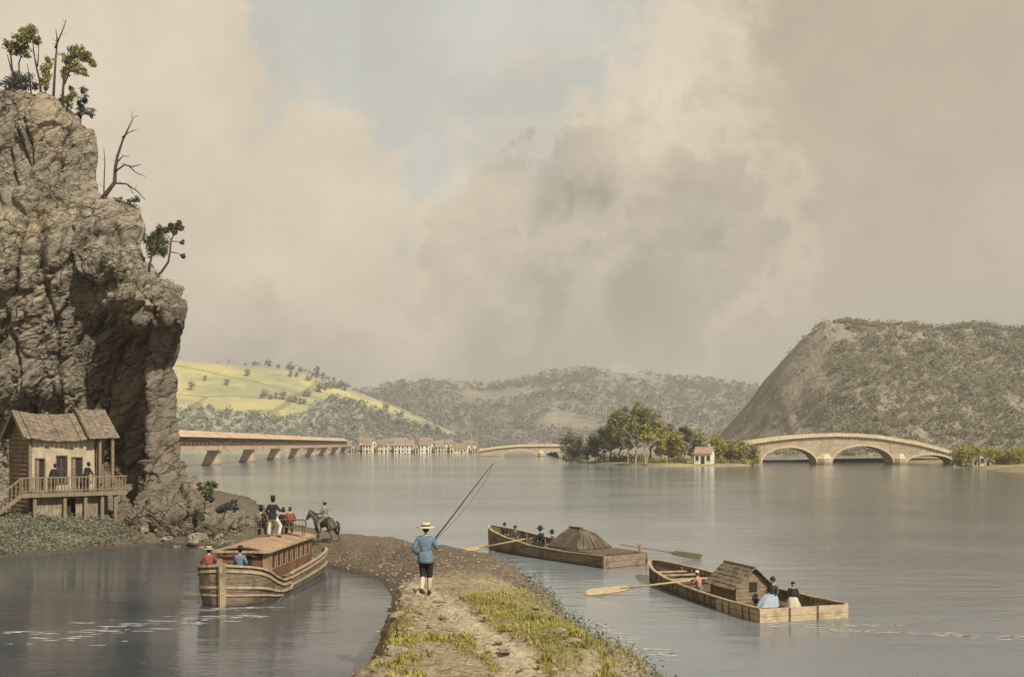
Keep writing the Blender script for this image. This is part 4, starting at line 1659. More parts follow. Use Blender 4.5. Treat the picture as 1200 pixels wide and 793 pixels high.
shelter(FB)
mb = MB()
mb.tube([(.95, -.02, .3), (.95, -.02, .98)], .05, 8)
mb.tube([(.8, -.02, 1.04), (.95, -.02, .95), (1.1, -.02, 1.04)], .03, 6)
mb.build('oar_crutch', M['post'], FB)
fb = lambda x, y, z: MF @ Vector((x, y, z))
sweep('dark oar reaching left across the water from the barge with the hipped shelter', fb(-1.2, 6.6, .92), (-2.95, 56.0, .10), M['oar'], 1.6, .30, 'long sweeps of the two river boats')
sweep('grey oar trailing right behind the stern of the barge with the hipped shelter', fb(.35, .75, 1.0), (9.9, 53.6, .10), M['oar_dark'], 2.0, .36, 'long sweeps of the two river boats')
g = 'people in the barge'
person('person in black sitting farthest left in the bow of the barge', fb(-.15, 10.0, .70), rz2 + math.pi, 'sit', .84, 'black', 'black', 'bowler', 'black', group=g)
person('person in a dark coat sitting second from the bow of the barge', fb(-.2, 8.9, .60), rz2 + 2.6, 'sit', .84, 'charcoal', 'charcoal', 'bowler', 'black', group=g)
person('large man in a dark coat and wide hat beside the shelter of the barge', fb(-.35, 6.3, .52), rz2 + .5, 'sit', 1.08, 'black', 'charcoal', 'brim', 'black', lean=.05,
       arms=[((-.26, .14, .24), (-.24, .42, .26)), ((.26, .14, .24), (.1, .42, .26))], group=g)
person('bareheaded person in grey leaning close to the shelter of the barge', fb(-.25, 5.45, .48), rz2 + .9, 'sit', .98, 'charcoal', 'grey', 'bowler', 'black', group=g)
# ------------------------------------------------------------------ fisherman
fx, fy = -2.15, 25.5
FZ = GH(fx, fy)
FI = person('fisherman in blue shirt, dark breeches and straw hat walking away along the towpath', (fx, fy, FZ + .0), -.12, 'walk', 1.0, 'blue', 'black', 'straw', 'straw', breeches=True, hem=.08,
            band='black', stocking='cream', nod=-.05, arms=[((-.30, -.10, .22), (-.20, .14, .06)), ((.27, .04, .24), (.17, .27, .40))])
rod = thing('fishing_rod', 'long dark fishing rod with its line resting on the shoulder of the fisherman', 'fishing rod', (fx + .17, fy + .25, FZ + 1.30))
tip = Vector((1.48, 1.9, 1.95))
mb = MB()
mb.tube([(-.12, -.14, -.13), (.35, .45, .47), tuple(tip * .62 + Vector((0, 0, .02))), tuple(tip)], [.024, .02, .014, .007], 8)
mb.build('rod', M['leather'], rod, True)
mb = MB()
mb.tube([tuple(tip), (1.25, 1.55, 1.45), (.8, .95, .82), (.30, .38, .28), (.05, .02, .02)], .0055, 5)
mb.build('line', M['charcoal'], rod)

# ------------------------------------------------------------------ pony and rider
hx, hy = -9.75, 53.4
HZ = GH(hx, hy)
hrz = R(62)
HO = thing('horse', 'grey brown pony walking away along the dark towpath beyond the canal boat', 'horse', (hx, hy, HZ), hrz)
HO.scale = (1.08, 1.08, 1.08)
N = {'rump': ((0, -.52, 1.05), .235), 'mid': ((0, -.12, 1.0), .25), 'chest': ((0, .38, 1.02), .25), 'n1': ((0, .62, 1.24), .165), 'n2': ((0, .84, 1.42), .115), 'pol': ((0, .98, 1.50), .10),
     'fac': ((0, 1.13, 1.30), .085), 'muz': ((0, 1.22, 1.12), .062)}
E = [('mid', 'rump'), ('mid', 'chest'), ('chest', 'n1'), ('n1', 'n2'), ('n2', 'pol'), ('pol', 'fac'), ('fac', 'muz')]
for sx, nm in ((-1, 'L'), (1, 'R')):
    s = 1 if nm == 'L' else -1
    N['h1' + nm] = ((sx * .13, -.56, .82), .155)
    N['h2' + nm] = ((sx * .14, -.46 + .07 * s, .62), .095)
    N['h3' + nm] = ((sx * .13, -.68 + .13 * s, .40), .058)
    N['h4' + nm] = ((sx * .13, -.64 + .18 * s, .12), .040)
    N['h5' + nm] = ((sx * .13, -.60 + .19 * s, .035), .052)
    E += [('rump', 'h1' + nm), ('h1' + nm, 'h2' + nm), ('h2' + nm, 'h3' + nm), ('h3' + nm, 'h4' + nm), ('h4' + nm, 'h5' + nm)]
    N['f1' + nm] = ((sx * .13, .42, .74), .105)
    N['f2' + nm] = ((sx * .13, .42 - .12 * s, .42), .055)
    N['f3' + nm] = ((sx * .13, .40 - .22 * s, .13), .038)
    N['f4' + nm] = ((sx * .13, .44 - .22 * s, .035), .050)
    E += [('chest', 'f1' + nm), ('f1' + nm, 'f2' + nm), ('f2' + nm, 'f3' + nm), ('f3' + nm, 'f4' + nm)]
    N['e' + nm] = ((sx * .065, .97, 1.66), .022)
    E.append(('pol', 'e' + nm))
link('body', skin_mesh({k: (Vector(v[0]) * .93, v[1] * .93) for k, v in N.items()}, E, 'mid', [M['pony']], 'body', 2), HO)
mb = MB()
mb.tube([Vector(q) * .93 for q in ((0, -.74, 1.14), (0, -.87, 1.02), (0, -.90, .74), (0, -.86, .48))], [.04, .065, .07, .02], 8)
mb.build('tail', M['pony_hair'], HO, True)
mb = MB()
for k in range(12):
    f = k / 11
    p = Vector((0, lerp(.55, 1.0, f), lerp(1.40, 1.60, f))) * .93
    mb.hexa([p + Vector(q) for q in ((-.03, -.05, -.13), (.03, -.05, -.13), (.03, .05, -.1), (-.03, .05, -.1), (-.02, -.04, .07), (.02, -.04, .07), (.02, .04, .07), (-.02, .04, .07))])
mb.build('mane', M['pony_hair'], HO)
mb = MB()
rows = []
for k in range(9):
    a = lerp(-1.5, 1.5, k / 8)
    rows.append([(math.sin(a) * .262, y, .93 + math.cos(a) * (.262 + (.05 if abs(y - .05) > .15 else 0))) for y in (-.24, -.12, .05, .2)])
mb.grid(rows)
mb.build('saddle', M['leather'], HO, True)
mb = MB()
for sx in (-1, 1):
    mb.tube([(sx * .07, 1.10, 1.08), (sx * .10, .75, 1.22), (sx * .06, .36, 1.42)], .010, 5)
mb.tube([(-.085, 1.06, 1.16), (0, 1.15, 1.20), (.085, 1.06, 1.16)], .012, 5)
mb.build('bridle', M['leather'], HO)
person('rider in a long dun coat and round hat on the grey brown pony', (hx, hy, HZ + 1.18), hrz, 'ride', 1.03, 'dun', 'dun', 'bowler', 'dun', hem=.12)

# ------------------------------------------------------------------ balcony house under the cliff
A42 = R(42)
HX, HYY = -28.5, 60.5
HG = 1.62
HS = thing('wooden_house', 'weathered two storey wooden house with balcony and outside stair under the cliff', 'house', (HX, HYY, HG), A42)
MH = Matrix.Translation((HX, HYY, HG)) @ Matrix.Rotation(A42, 4, 'Z')
FL = 1.48           # balcony floor
EV = 5.0           # eave
RG = 6.3            # ridge
HL, HW = 3.78, 3.7
# front wall with openings
ops = [(.35, .82, FL + .12, FL + 2.0), (1.55, 2.1, FL + .55, FL + 2.15), (2.45, 3.0, FL + .12, FL + 2.05)]
mb = MB()
xs = [0] + [v for o in ops for v in o[:2]] + [HL]
for k in range(0, len(xs), 2):
    mb.box(xs[k], xs[k + 1], 0, .14, FL, EV - .3)
for x0, x1, z0, z1 in ops:
    mb.box(x0, x1, 0, .14, FL, z0)
    mb.box(x0, x1, 0, .14, z1, EV - .3)
mb.box(HL - .14, HL, .14, HW, 0, EV - .12)
mb.box(0, HL - .14, HW - .14, HW - .003, 0, EV - .3)
mb.build('front_wall', M['plaster'], HS)
for k, (x0, x1, z0, z1) in enumerate(ops):
    mb = MB()
    mb.box(x0, x1, .09, .11, z0, z1)
    nm = 'door' if k != 1 else 'window'
    d = mb.build(nm, M['dark_open'] if k != 1 else M['dark_glass'], HS)
    mb = MB()
    for (a, b, c, e) in ((x0 - .07, x0, z0, z1 + .07), (x1, x1 + .07, z0, z1 + .07), (x0, x1, z1, z1 + .07)):
        mb.box(a, b, -.035, .05, c, e)
    if k == 1:
        mb.box(x0 - .07, x1 + .07, -.06, .05, z0 - .07, z0)
        mb.box((x0 + x1) / 2 - .02, (x0 + x1) / 2 + .02, .06, .088, z0, z1)
        mb.box(x0, x1, .06, .086, (z0 + z1) / 2 - .02, (z0 + z1) / 2 + .02)
    mb.build('frame', M['plank_dark'], d)
    if k != 1:
        mb = MB()
        mb.box(x0 + .03, x0 + .2, .05, .085, z0, z1 - .03)
        mb.build('open_leaf', M['plank'], d)
# lower storey boards
mb = MB()
for k in range(17):
    x0 = k * .222 + .005
    if 1.75 < x0 < 2.3:
        mb.box(x0, x0 + .212, -.55, -.49, 1.1, FL - .22)
        continue
    j = random.uniform(0, .03)
    mb.box(x0, x0 + .212, -.58 + j, -.5 + j, -.3, FL - .22)
mb.build('lower_wall', M['stone_lower'], HS)
mb = MB()
mb.box(1.76, 2.22, -.44, -.42, -.2, 1.12)
mb.build('cellar_door', M['dark_open'], HS)
# gable wall of horizontal logs
mb = MB()
n = 24
for k in range(n):
    z0, z1 = lerp(-.3, RG - .1, k / n), lerp(-.3, RG - .1, (k + 1) / n)
    zc = (z0 + z1) / 2
    half = HW / 2 if zc < EV else HW / 2 * max(.02, (RG - zc) / (RG - EV)) - .04
    c = HW / 2
    P = []
    for a in range(8):
        an = a / 8 * 2 * math.pi
        P.append((math.cos(an) * .10, math.sin(an) * (z1 - z0) * .56))
    for a in range(8):
        p, q = P[a], P[(a + 1) % 8]
        mb.poly([(p[0] + .06, c - half, zc + p[1]), (p[0] + .06, c + half, zc + p[1]), (q[0] + .06, c + half, zc + q[1]), (q[0] + .06, c - half, zc + q[1])])
    mb.poly([(p[0] + .06, c - half, zc + p[1]) for p in P])
    mb.poly([(p[0] + .06, c + half, zc + p[1]) for p in P[::-1]])
mb.build('gable_wall', M['log'], HS)
mb = MB()
mb.box(-.07, .10, -.09, .08, -.3, EV)
mb.build('corner_post', M['post'], HS)
mb = MB()
mb.box(-.07, .10, HW - .08, HW + .09, -.3, EV)
mb.build('corner_post', M['post'], HS)


# roofs of long boards, sagging ridge
def roof(x0, x1, dz, y_eave, name, n):
    mb = MB()
    ym = HW / 2
    zs = lambda x: dz - .22 * math.sin(math.pi * min(1, max(0, (x + .5) / 4.2))) if name == 'roof' else dz
    for side in (0, 1):
        ye = y_eave if side == 0 else HW - y_eave
        slope = (RG - EV) / ym
        ze = RG - slope * (ym - y_eave)
        for k in range(n):
            a = lerp(x0, x1, k / n) + .008
            b = lerp(x0, x1, (k + 1) / n) - .008
            j = random.uniform(-.03, .04)
            e = random.uniform(-.1, .08) * (1 if side == 0 else -1)
            ls = (ym - y_eave + .2) / 2
            for q in range(3):
                f0, f1 = q / 3, (q + 1) / 3 + .03
                P = []
                for t in (0, .05):
                    for x, f in ((a, f1), (b, f1), (b, f0), (a, f0)):
                        y = lerp(ym, ye + e, f)
                        z = lerp(RG, ze, f) + zs(x) + j + t + (.03 if f == f1 else 0)
                        P.append((x, y, z))
                mb.hexa(P if side == 0 else [P[i] for i in (3, 2, 1, 0, 7, 6, 5, 4)])
    return mb.build(name, M['shingle'], HS)


roof(-.35, 3.35, .06, -.42, 'roof', 13)
roof(3.2, 5.1, .18, -.62, 'porch_roof', 5)
mb = MB()
for sgn in (0, 1):
    ye, yr = (-.45, HW / 2) if sgn == 0 else (HW + .45, HW / 2)
    slope = (RG - EV) / (HW / 2)
    ze = RG - slope * (HW / 2 + .45)
    mb.beam((-.42, ye, ze + .02), (-.42, yr, RG + .02), .1, .24)
mb.build('barge_board', M['post'], HS)
mb = MB()
mb.beam((3.22, -.6, EV - .22), (3.22, HW / 2, RG + .30), .12, .16)
mb.build('roof_beam', M['plank_dark'], HS)
mb = MB()
mb.box(-.3, 5.0, -.30, -.18, EV - .32, EV - .17)
mb.build('eave_beam', M['post'], HS)
# porch end: posts
for x, y in ((3.95, -.4), (4.72, -.4), (4.72, 1.2), (3.95, .05)):
    mb = MB()
    mb.box(x - .08, x + .08, y - .08, y + .08, FL, EV - .30)
    mb.build('post', M['post'], HS)
for x, y in ((.0, -.9), (1.7, -.9), (2.9, -.9), (3.9, -.9), (4.7, -.9), (4.7, 1.2)):
    mb = MB()
    mb.box(x - .09, x + .09, y - .09, y + .09, -.35, FL - .12)
    mb.build('post', M['post'], HS)
mb = MB()
for k in range(6):
    y0 = .35 + k * .55
    mb.box(HL + .05, HL + .95, y0, y0 + .5, -.3, FL - .12)
mb.build('side_boards', M['stone_lower'], HS)
mb = MB()
for k in range(27):
    x0 = -.75 + k * .225
    mb.box(x0, x0 + .215, -1.06, -.003 if x0 < HL else 1.4, FL - .05, FL)
mb.build('balcony_floor', M['plank'], HS)
mb = MB()
mb.box(-.78, 5.35, -1.12, -1.065, FL - .22, FL + .02)
mb.box(-.75, 5.3, -1.04, -.94, FL - .20, FL - .055)
mb.build('balcony_beam', M['post'], HS)
mb = MB()
mb.box(-.78, 5.35, -1.10, -1.0, FL + .88, FL + .96)
mb.box(-.78, 5.35, -1.08, -1.02, FL + .14, FL + .19)
mb.box(5.25, 5.33, -1.0, 1.3, FL + .88, FL + .96)
rl = mb.build('balcony_rail', M['post'], HS)
for k in range(31):
    x = -.72 + k * .2
    mb = MB()
    w = .05 if k % 8 else .075
    mb.lathe([(w * .6, FL + .001), (w, FL + .25), (w * .55, FL + .45), (w * .9, FL + .7), (w * .6, FL + .88)], 6, (x, -1.05, 0))
    mb.build('baluster', M['post'], rl)
# stair
s0, s1 = Vector((-.78, 0, FL)), Vector((-2.55, 0, .02))
for y in (-1.06, -.2):
    mb = MB()
    mb.beam((s0.x, y, s0.z - .1), (s1.x, y, s1.z - .02), .06, .24)
    st = mb.build('stair_string', M['post'], HS)
for k in range(7):
    f = (k + .5) / 7
    p = s0.lerp(s1, f)
    mb = MB()
    mb.box(p.x - .13, p.x + .13, -1.03, -.23, p.z - .06, p.z - .02)
    mb.build('step', M['plank'], HS)
mb = MB()
mb.beam((s0.x, -1.06, s0.z + .92), (s1.x, -1.06, s1.z + .9), .07, .09)
hr = mb.build('handrail', M['post'], HS)
for k in range(8):
    p = s0.lerp(s1, (k + .3) / 8)
    mb = MB()
    mb.beam((p.x, -1.06, p.z), (p.x, -1.06, p.z + .88), .05, .05, (0, 1, 0))
    mb.build('baluster', M['post'], hr)
hp = lambda x, y, z: MH @ Vector((x, y, z))
person('person in black bending by the left door on the house balcony', hp(1.15, -.55, FL + .005), A42 - .9, 'stand', .94, 'black', 'black', 'bowler', 'black', lean=.3, group='people on the house balcony')
person('person in black leaning on the rail at the right of the house balcony', hp(3.05, -.6, FL + .005), A42 - 1.2, 'stand', .98, 'black', 'charcoal', 'bowler', 'black', lean=.28, arms=[((-.22, .22, .25), (-.12, .45, .12)), ((.22, .22, .25), (.12, .45, .12))], group='people on the house balcony')
# ------------------------------------------------------------------ timber bridge on the left
TB = thing('timber_bridge', 'long orange brown timber bridge with a lattice side and low roof on stone piers', 'bridge')
bd = Vector((-2.9, 50, 0)).normalized()
bn_ = Vector((bd.y, -bd.x, 0))            # towards the viewer's right
b0 = Vector((-85, 288, 0))


def tb(s, o, z):
    return b0 + bd * s + bn_ * o + Vector((0, 0, z))


S0, S1 = -75, 352


def tbox(mb, s0, s1, o0, o1, z0, z1):
    mb.hexa([tb(s0, o0, z0), tb(s0, o1, z0), tb(s1, o1, z0), tb(s1, o0, z0), tb(s0, o0, z1), tb(s0, o1, z1), tb(s1, o1, z1), tb(s1, o0, z1)])


mb = MB()
tbox(mb, S0, S1, -3.2, 3.2, 4.3, 5.45)
mb.build('deck', M['bridge_wood'], TB)
mb = MB()
for s in np.arange(S0, S1 - 1, 6.0):
    s2 = min(s + 6.0, S1)
    mb.hexa([tb(s, -3.9, 7.75), tb(s, 3.9, 7.75), tb(s2, 3.9, 7.75), tb(s2, -3.9, 7.75), tb(s, -.3, 9.5), tb(s, .3, 9.5), tb(s2, .3, 9.5), tb(s2, -.3, 9.5)])
mb.build('roof', M['bridge_roof'], TB)
for o in (3.0, -3.0):
    mb = MB()
    for s in np.arange(S0, S1, 4.17):
        mb.beam(tb(s, o, 5.45), tb(s, o, 7.9), .32, .32, tuple(bd))
        mb.beam(tb(s, o, 5.55), tb(s + 4.1, o, 7.7), .2, .2)
        mb.beam(tb(s, o, 7.7), tb(s + 4.1, o, 5.55), .2, .2)
    for k in range(-1, 7):        # arch ribs between piers
        P = [tb(k * 50 + q * 5, o + .02, 5.5 + 1.9 * math.sin(math.pi * q / 10)) for q in range(11)]
        for a, b in zip(P[:-1], P[1:]):
            mb.beam(a, b, .3, .45)
    tbox(mb, S0, S1, o - .12, o + .12, 5.46, 5.75)
    tbox(mb, S0, S1, o - .12, o + .12, 7.5, 7.74)
    mb.build('lattice', M['bridge_dark'], TB)
mb = MB()
tbox(mb, S0, S1, -.4, .4, 5.46, 7.74)
mb.build('centre_wall', M['bridge_wood'], TB)
for k in range(-1, 8):
    s = k * 50
    mb = MB()
    # battered shaft with a long sloping ice breaker on the upstream side
    w, t = 1.7, 3.0
    mb.hexa([tb(s - w, .4, -1), tb(s - w, t, -1), tb(s + w, t, -1), tb(s + w, .4, -1), tb(s - w * .8, .4, 4.3), tb(s - w * .8, t * .9, 4.3), tb(s + w * .8, t * .9, 4.3), tb(s + w * .8, .4, 4.3)])
    mb.hexa([tb(s - w, -2.4, -1), tb(s - w, .397, -1), tb(s + w, .397, -1), tb(s + w, -2.4, -1), tb(s - w * .5, -.3, 4.25), tb(s - w * .8, .397, 4.25), tb(s + w * .8, .397, 4.25), tb(s + w * .5, -.3, 4.25)])
    pr = mb.build('pier', M['pier'], TB)
    mb = MB()
    tbox(mb, s - 1.6, s + 1.6, -.5, 3.1, 3.95, 4.295)
    mb.build('pier_cap', M['stone_pale'], pr)


# ------------------------------------------------------------------ stone arch bridges
def arch_bridge(root, origin, ang, arches, top, x0, x1, width, mats, rings=True, cut=True):
    """arches: (xa, xb, crown z, spring z); top(x): deck line; local x along the bridge, front at y=0"""
    Mx = Matrix.Translation(origin) @ Matrix.Rotation(ang, 4, 'Z')
    mb = MB()
    xs = sorted(set(list(np.arange(x0, x1 + .01, .5)) + [q for a in arches for q in a[:2]]))

    def soff(x):
        for xa, xb, zc, zs in arches:
            if xa <= x <= xb:
                u = (x - (xa + xb) / 2) / ((xb - xa) / 2)
                return zs + (zc - zs) * math.sqrt(max(0, 1 - u * u * .985))
        return -1.2
    for a, b in zip(xs[:-1], xs[1:]):
        m = (a + b) / 2
        inside_a = any(q[0] < m < q[1] for q in arches)
        za = soff(a) if inside_a else -1.2
        zb = soff(b) if inside_a else -1.2
        ta, tb_ = top(a), top(b)
        P = lambda x, y, z: Mx @ Vector((x, y, z))
        mb.hexa([P(a, 0, za), P(b, 0, zb), P(b, width, zb), P(a, width, za), P(a, 0, ta), P(b, 0, tb_), P(b, width, tb_), P(a, width, ta)])
    mb.build('arches', mats[0], root)
    for y0 in (-.12, width - .18):
        mb = MB()
        for a, b in zip(xs[:-1], xs[1:]):
            P = lambda x, y, z: Mx @ Vector((x, y, z))
            mb.hexa([P(a, y0, top(a) + .003), P(b, y0, top(b) + .003), P(b, y0 + .3, top(b) + .003), P(a, y0 + .3, top(a) + .003), P(a, y0, top(a) + .95), P(b, y0, top(b) + .95), P(b, y0 + .3, top(b) + .95), P(a, y0 + .3, top(a) + .95)])
        mb.build('parapet', mats[1], root)
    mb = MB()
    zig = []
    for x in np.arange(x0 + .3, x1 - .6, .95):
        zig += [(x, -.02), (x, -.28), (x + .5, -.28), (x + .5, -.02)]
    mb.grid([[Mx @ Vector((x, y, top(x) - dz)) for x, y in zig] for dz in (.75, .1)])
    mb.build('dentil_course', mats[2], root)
    mb = MB()
    for a, b in zip(xs[:-1], xs[1:]):
        P = lambda x, y, z: Mx @ Vector((x, y, z))
        mb.hexa([P(a, -.32, top(a) - .1), P(b, -.32, top(b) - .1), P(b, -.125, top(b) - .1), P(a, -.125, top(a) - .1), P(a, -.32, top(a) + .12), P(b, -.32, top(b) + .12), P(b, -.125, top(b) + .12), P(a, -.125, top(a) + .12)])
    mb.build('cornice', mats[1], root)
    for xa, xb, zc, zs in arches:
        mb = MB()
        n = 26
        for k in range(n):
            P4 = []
            for kk in (k + .04, k + .96):
                th = math.pi * (1 - kk / n)
                cx, hw = (xa + xb) / 2, (xb - xa) / 2
                for g in (0, .62):
                    P4.append((cx + math.cos(th) * (hw + g), zs + math.sin(th) * (zc - zs + g)))
            p0, p1, q0, q1 = P4
            mb.hexa([Mx @ Vector(v) for v in ((p0[0], -.14, p0[1]), (q0[0], -.14, q0[1]), (q0[0], -.003, q0[1]), (p0[0], -.003, p0[1]), (p1[0], -.14, p1[1]), (q1[0], -.14, q1[1]), (q1[0], -.003, q1[1]), (p1[0], -.003, p1[1]))])
        mb.build('arch_ring', mats[1], root)
    if cut:
        for (a, b) in zip(arches[:-1], arches[1:]):
            xm, hw = (a[1] + b[0]) / 2, (b[0] - a[1]) / 2
            mb = MB()
            P = [(xm - hw, 0), (xm - hw * .25, -1.3), (xm + hw * .25, -1.3), (xm + hw, 0)]
            h = 1.7
            bot = [Mx @ Vector((x, y - .003, -1.2)) for x, y in P]
            tp = [Mx @ Vector((x, y - .003, h)) for x, y in P]
            mb.hexa(bot + tp)
            cw = mb.build('cutwater', mats[0], root)
            mb = MB()
            mb.hexa([Mx @ Vector((x, y - .006, h + .003)) for x, y in P] + [Mx @ Vector((lerp(xm, x, .5), y * .3 - .006, h + 1.4)) for x, y in P])
            mb.build('cutwater_cap', mats[1], cw)


AB = thing('arch_bridge', 'large golden stone bridge with three arches and a humped parapet before the bluff', 'bridge')
TP = [(868, 521), (877, 519.6), (905, 515.4), (928, 512.8), (952, 511), (979, 510), (1005, 510.6), (1030, 512.6), (1052, 516), (1075, 520), (1097, 525.5), (1118, 531.5), (1140, 537)]
tX, tZ = [wx(p[0], 300) for p in TP], [wz(p[1], 300) - .2 for p in TP]
top1 = lambda x: float(np.interp(x, tX, tZ))
ab = lambda p: wx(p, 300)
arch_bridge(AB, (0, 300, 0), 0, [(ab(893), ab(957), wz(524.5, 300), .3), (ab(975.5), ab(1047), wz(522.5, 300), .3), (ab(1062.5), ab(1118), wz(533, 300), .2)], top1, ab(868), ab(1140), 7.5,
            (M['stone'], M['stone_pale'], M['stone_dark']))
A2 = thing('arch_bridge', 'far stone bridge of low arches between the riverside houses and the island', 'bridge')
T2 = [(560, 527), (583, 523.6), (605, 521.6), (640, 521.0), (675, 521.2), (720, 522), (760, 524)]
uX, uZ = [wx(p[0], 480) for p in T2], [wz(p[1], 480) - .6 for p in T2]
top2 = lambda x: float(np.interp(x, uX, uZ))
ab2 = lambda p: wx(p, 480)
arch_bridge(A2, (0, 480, 0), 0, [(ab2(589), ab2(629.5), wz(527.3, 480), -.2), (ab2(638), ab2(680), wz(527.3, 480), -.2)], top2, ab2(562), ab2(697), 7.0,
            (M['stone'], M['stone_pale'], M['stone_dark']))

# ------------------------------------------------------------------ riverside village
def house(label, x, y, w, d, wall_h, roof_h, wall, roofm, gable_front=False, rows=2, cols=2, chim=True, z0=.55, rz=0.0, group='houses along the waterfront', door=True, name='riverside_house'):
    h = thing(name, label, 'house', (x, y, z0), rz, group)
    mb = MB()
    P = [(-w / 2, 0), (w / 2, 0), (w / 2, d), (-w / 2, d)]
    mb.hexa([(a, b, -.8) for a, b in P] + [(a, b, wall_h) for a, b in P])
    if gable_front:
        for yy in (0, d):
            t = [(-w / 2, yy, wall_h), (w / 2, yy, wall_h), (0, yy, wall_h + roof_h)]
            mb.poly(t if yy == 0 else t[::-1])
    else:
        for xx in (-w / 2, w / 2):
            t = [(xx, 0, wall_h), (xx, d, wall_h), (xx, d / 2, wall_h + roof_h)]
            mb.poly(t if xx > 0 else t[::-1])
    mb.build('wall', wall, h)
    mb = MB()
    o = .35
    if gable_front:
        k = roof_h / (w / 2)
        for sx in (1, -1):
            A, B = Vector((0, -o, wall_h + roof_h + .06)), Vector((sx * (w / 2 + o), -o, wall_h - o * k + .06))
            Q = [A, B, B + Vector((0, d + 2 * o, 0)), A + Vector((0, d + 2 * o, 0))]
            mb.hexa(Q + [q + Vector((0, 0, .22)) for q in Q] if sx < 0 else [Q[i] for i in (3, 2, 1, 0)] + [Q[i] + Vector((0, 0, .22)) for i in (3, 2, 1, 0)])
    else:
        k = roof_h / (d / 2)
        for sy in (0, 1):
            A = Vector((-w / 2 - o * .6, d / 2, wall_h + roof_h + .06))
            B = Vector((-w / 2 - o * .6, -o if sy == 0 else d + o, wall_h - o * k + .06))
            X = Vector((w + 1.2 * o, 0, 0))
            Q = [B, B + X, A + X, A]
            mb.hexa(Q + [q + Vector((0, 0, .22)) for q in Q])
    rf = mb.build('roof', roofm, h)
    if chim:
        mb = MB()
        cx = w * .28
        zt = wall_h + roof_h
        yc = d / 2
        mb.box(cx - .35, cx + .35, yc - .35, yc + .35, wall_h + roof_h * .3, zt + 1.1)
        mb.build('chimney', M['wall_grey'], rf)
    for r in range(rows):
        for c in range(cols):
            px = lerp(-w / 2, w / 2, (c + .5) / cols)
            zc = wall_h * (r + .55) / rows
            isdoor = door and r == 0 and c == cols // 2
            ww, hh = (.5, 1.0) if isdoor else (.42, .62)
            mb = MB()
            z_a = .02 if isdoor else zc - hh
            mb.box(px - ww, px + ww, -.06, -.003, z_a, (2.1 if isdoor else zc + hh))
            wn = mb.build('door' if isdoor else 'window', M['dark_glass'], h)
            mb = MB()
            if not isdoor:
                mb.box(px - ww - .12, px + ww + .12, -.14, -.003, z_a - .18, z_a - .02)
                mb.build('sill', M['stone_pale'], wn)
    return h


VD = 597
vil = [  # px left, px right, wall top row, ridge row, wall, roof, gable?, rows, cols, look
    (406, 411.5, 523, 517.5, 'grey', 'grey', 0, 2, 2, 'grey house with grey brown roof next to the end of the timber bridge'),
    (411.5, 418, 525, 520, 'grey', 'brown', 1, 2, 2, 'low grey gabled house second from the timber bridge'),
    (419, 424, 527, 521.5, 'white', 'grey', 0, 1, 2, 'small white one storey house left of the pink brown roofed house'),
    (424.5, 435.5, 521.5, 515.5, 'cream', 'brown', 0, 2, 3, 'broad cream house with brown roof, left of the narrow white tower house'),
    (436, 442, 519, 515, 'white', 'grey', 1, 3, 1, 'narrow tall white gabled house like a tower'),
    (442.5, 449, 521, 516.5, 'cream', 'brown', 0, 2, 2, 'cream house right beside the narrow white tower house'),
    (449.5, 455, 522, 516, 'white', 'brown', 0, 2, 1, 'slim white house with a brown roof left of the low grey shed'),
    (455.5, 461, 526, 521.5, 'grey', 'grey', 1, 1, 2, 'low grey gabled shed left of the six windowed house'),
    (461.5, 474, 522, 515.5, 'white', 'orange', 0, 2, 3, 'wide white house with six windows and an orange brown roof'),
    (475, 485, 522, 516, 'white', 'orange', 0, 2, 2, 'white house with orange roof right of the six windowed house'),
    (486, 491, 524, 519, 'grey', 'grey', 1, 2, 1, 'grey gabled shed in the gap before the middle white house'),
    (492, 503, 521.5, 515, 'white', 'brown', 0, 2, 2, 'white house under a brown roof in the middle of the waterfront'),
    (504, 509.5, 523, 518.5, 'white', 'grey', 1, 2, 1, 'narrow white gabled house in the middle of the waterfront'),
    (510, 520, 523.5, 516.5, 'cream', 'orange', 0, 2, 3, 'cream house under a rosy orange roof right of the middle'),
    (520.5, 526.5, 523, 519, 'white', 'grey', 1, 2, 2, 'white gabled house right of the rosy roof'),
    (527, 531.5, 522, 518.5, 'cream', 'grey', 1, 2, 1, 'narrow cream gabled house left of the long olive roof'),
    (532, 546.5, 525, 519.5, 'cream', 'grey', 0, 1, 4, 'long cream house under an olive grey roof'),
    (547, 553, 524.5, 519.5, 'white', 'brown', 1, 2, 1, 'white gabled house with a spire like chimney behind it'),
    (553.5, 560, 525, 520, 'cream', 'grey', 1, 2, 2, 'cream gabled house left of the low red roofs'),
    (560.5, 572, 529, 525.3, 'white', 'orange', 0, 1, 4, 'low white house under a long red brown roof near the far arch bridge'),
    (572.5, 577, 528, 524.5, 'white', 'brown', 1, 1, 1, 'small white gabled house second from the far arch bridge'),
    (577.5, 583, 528.5, 525, 'cream', 'brown', 0, 1, 2, 'last small cream house at the foot of the far arch bridge'),
]
WM = {'grey': M['wall_grey'], 'white': M['wall_white'], 'cream': M['wall_cream']}
RM = {'grey': M['roof_grey'], 'brown': M['roof_brown'], 'orange': M['roof_orange']}
for i, (p0, p1, yt, yr, wm, rm, gf, rows, cols, lab) in enumerate(vil):
    d = VD + (i * 37 % 5) * .8
    x0, x1 = wx(p0, d), wx(p1, d)
    house(lab, (x0 + x1) / 2, d, x1 - x0 - .15, 7.5 + (i % 3), wz(yt, d) - .55, (yt - yr) / F * (d + 4), WM[wm], RM[rm], bool(gf), rows, cols, i % 3 != 1)
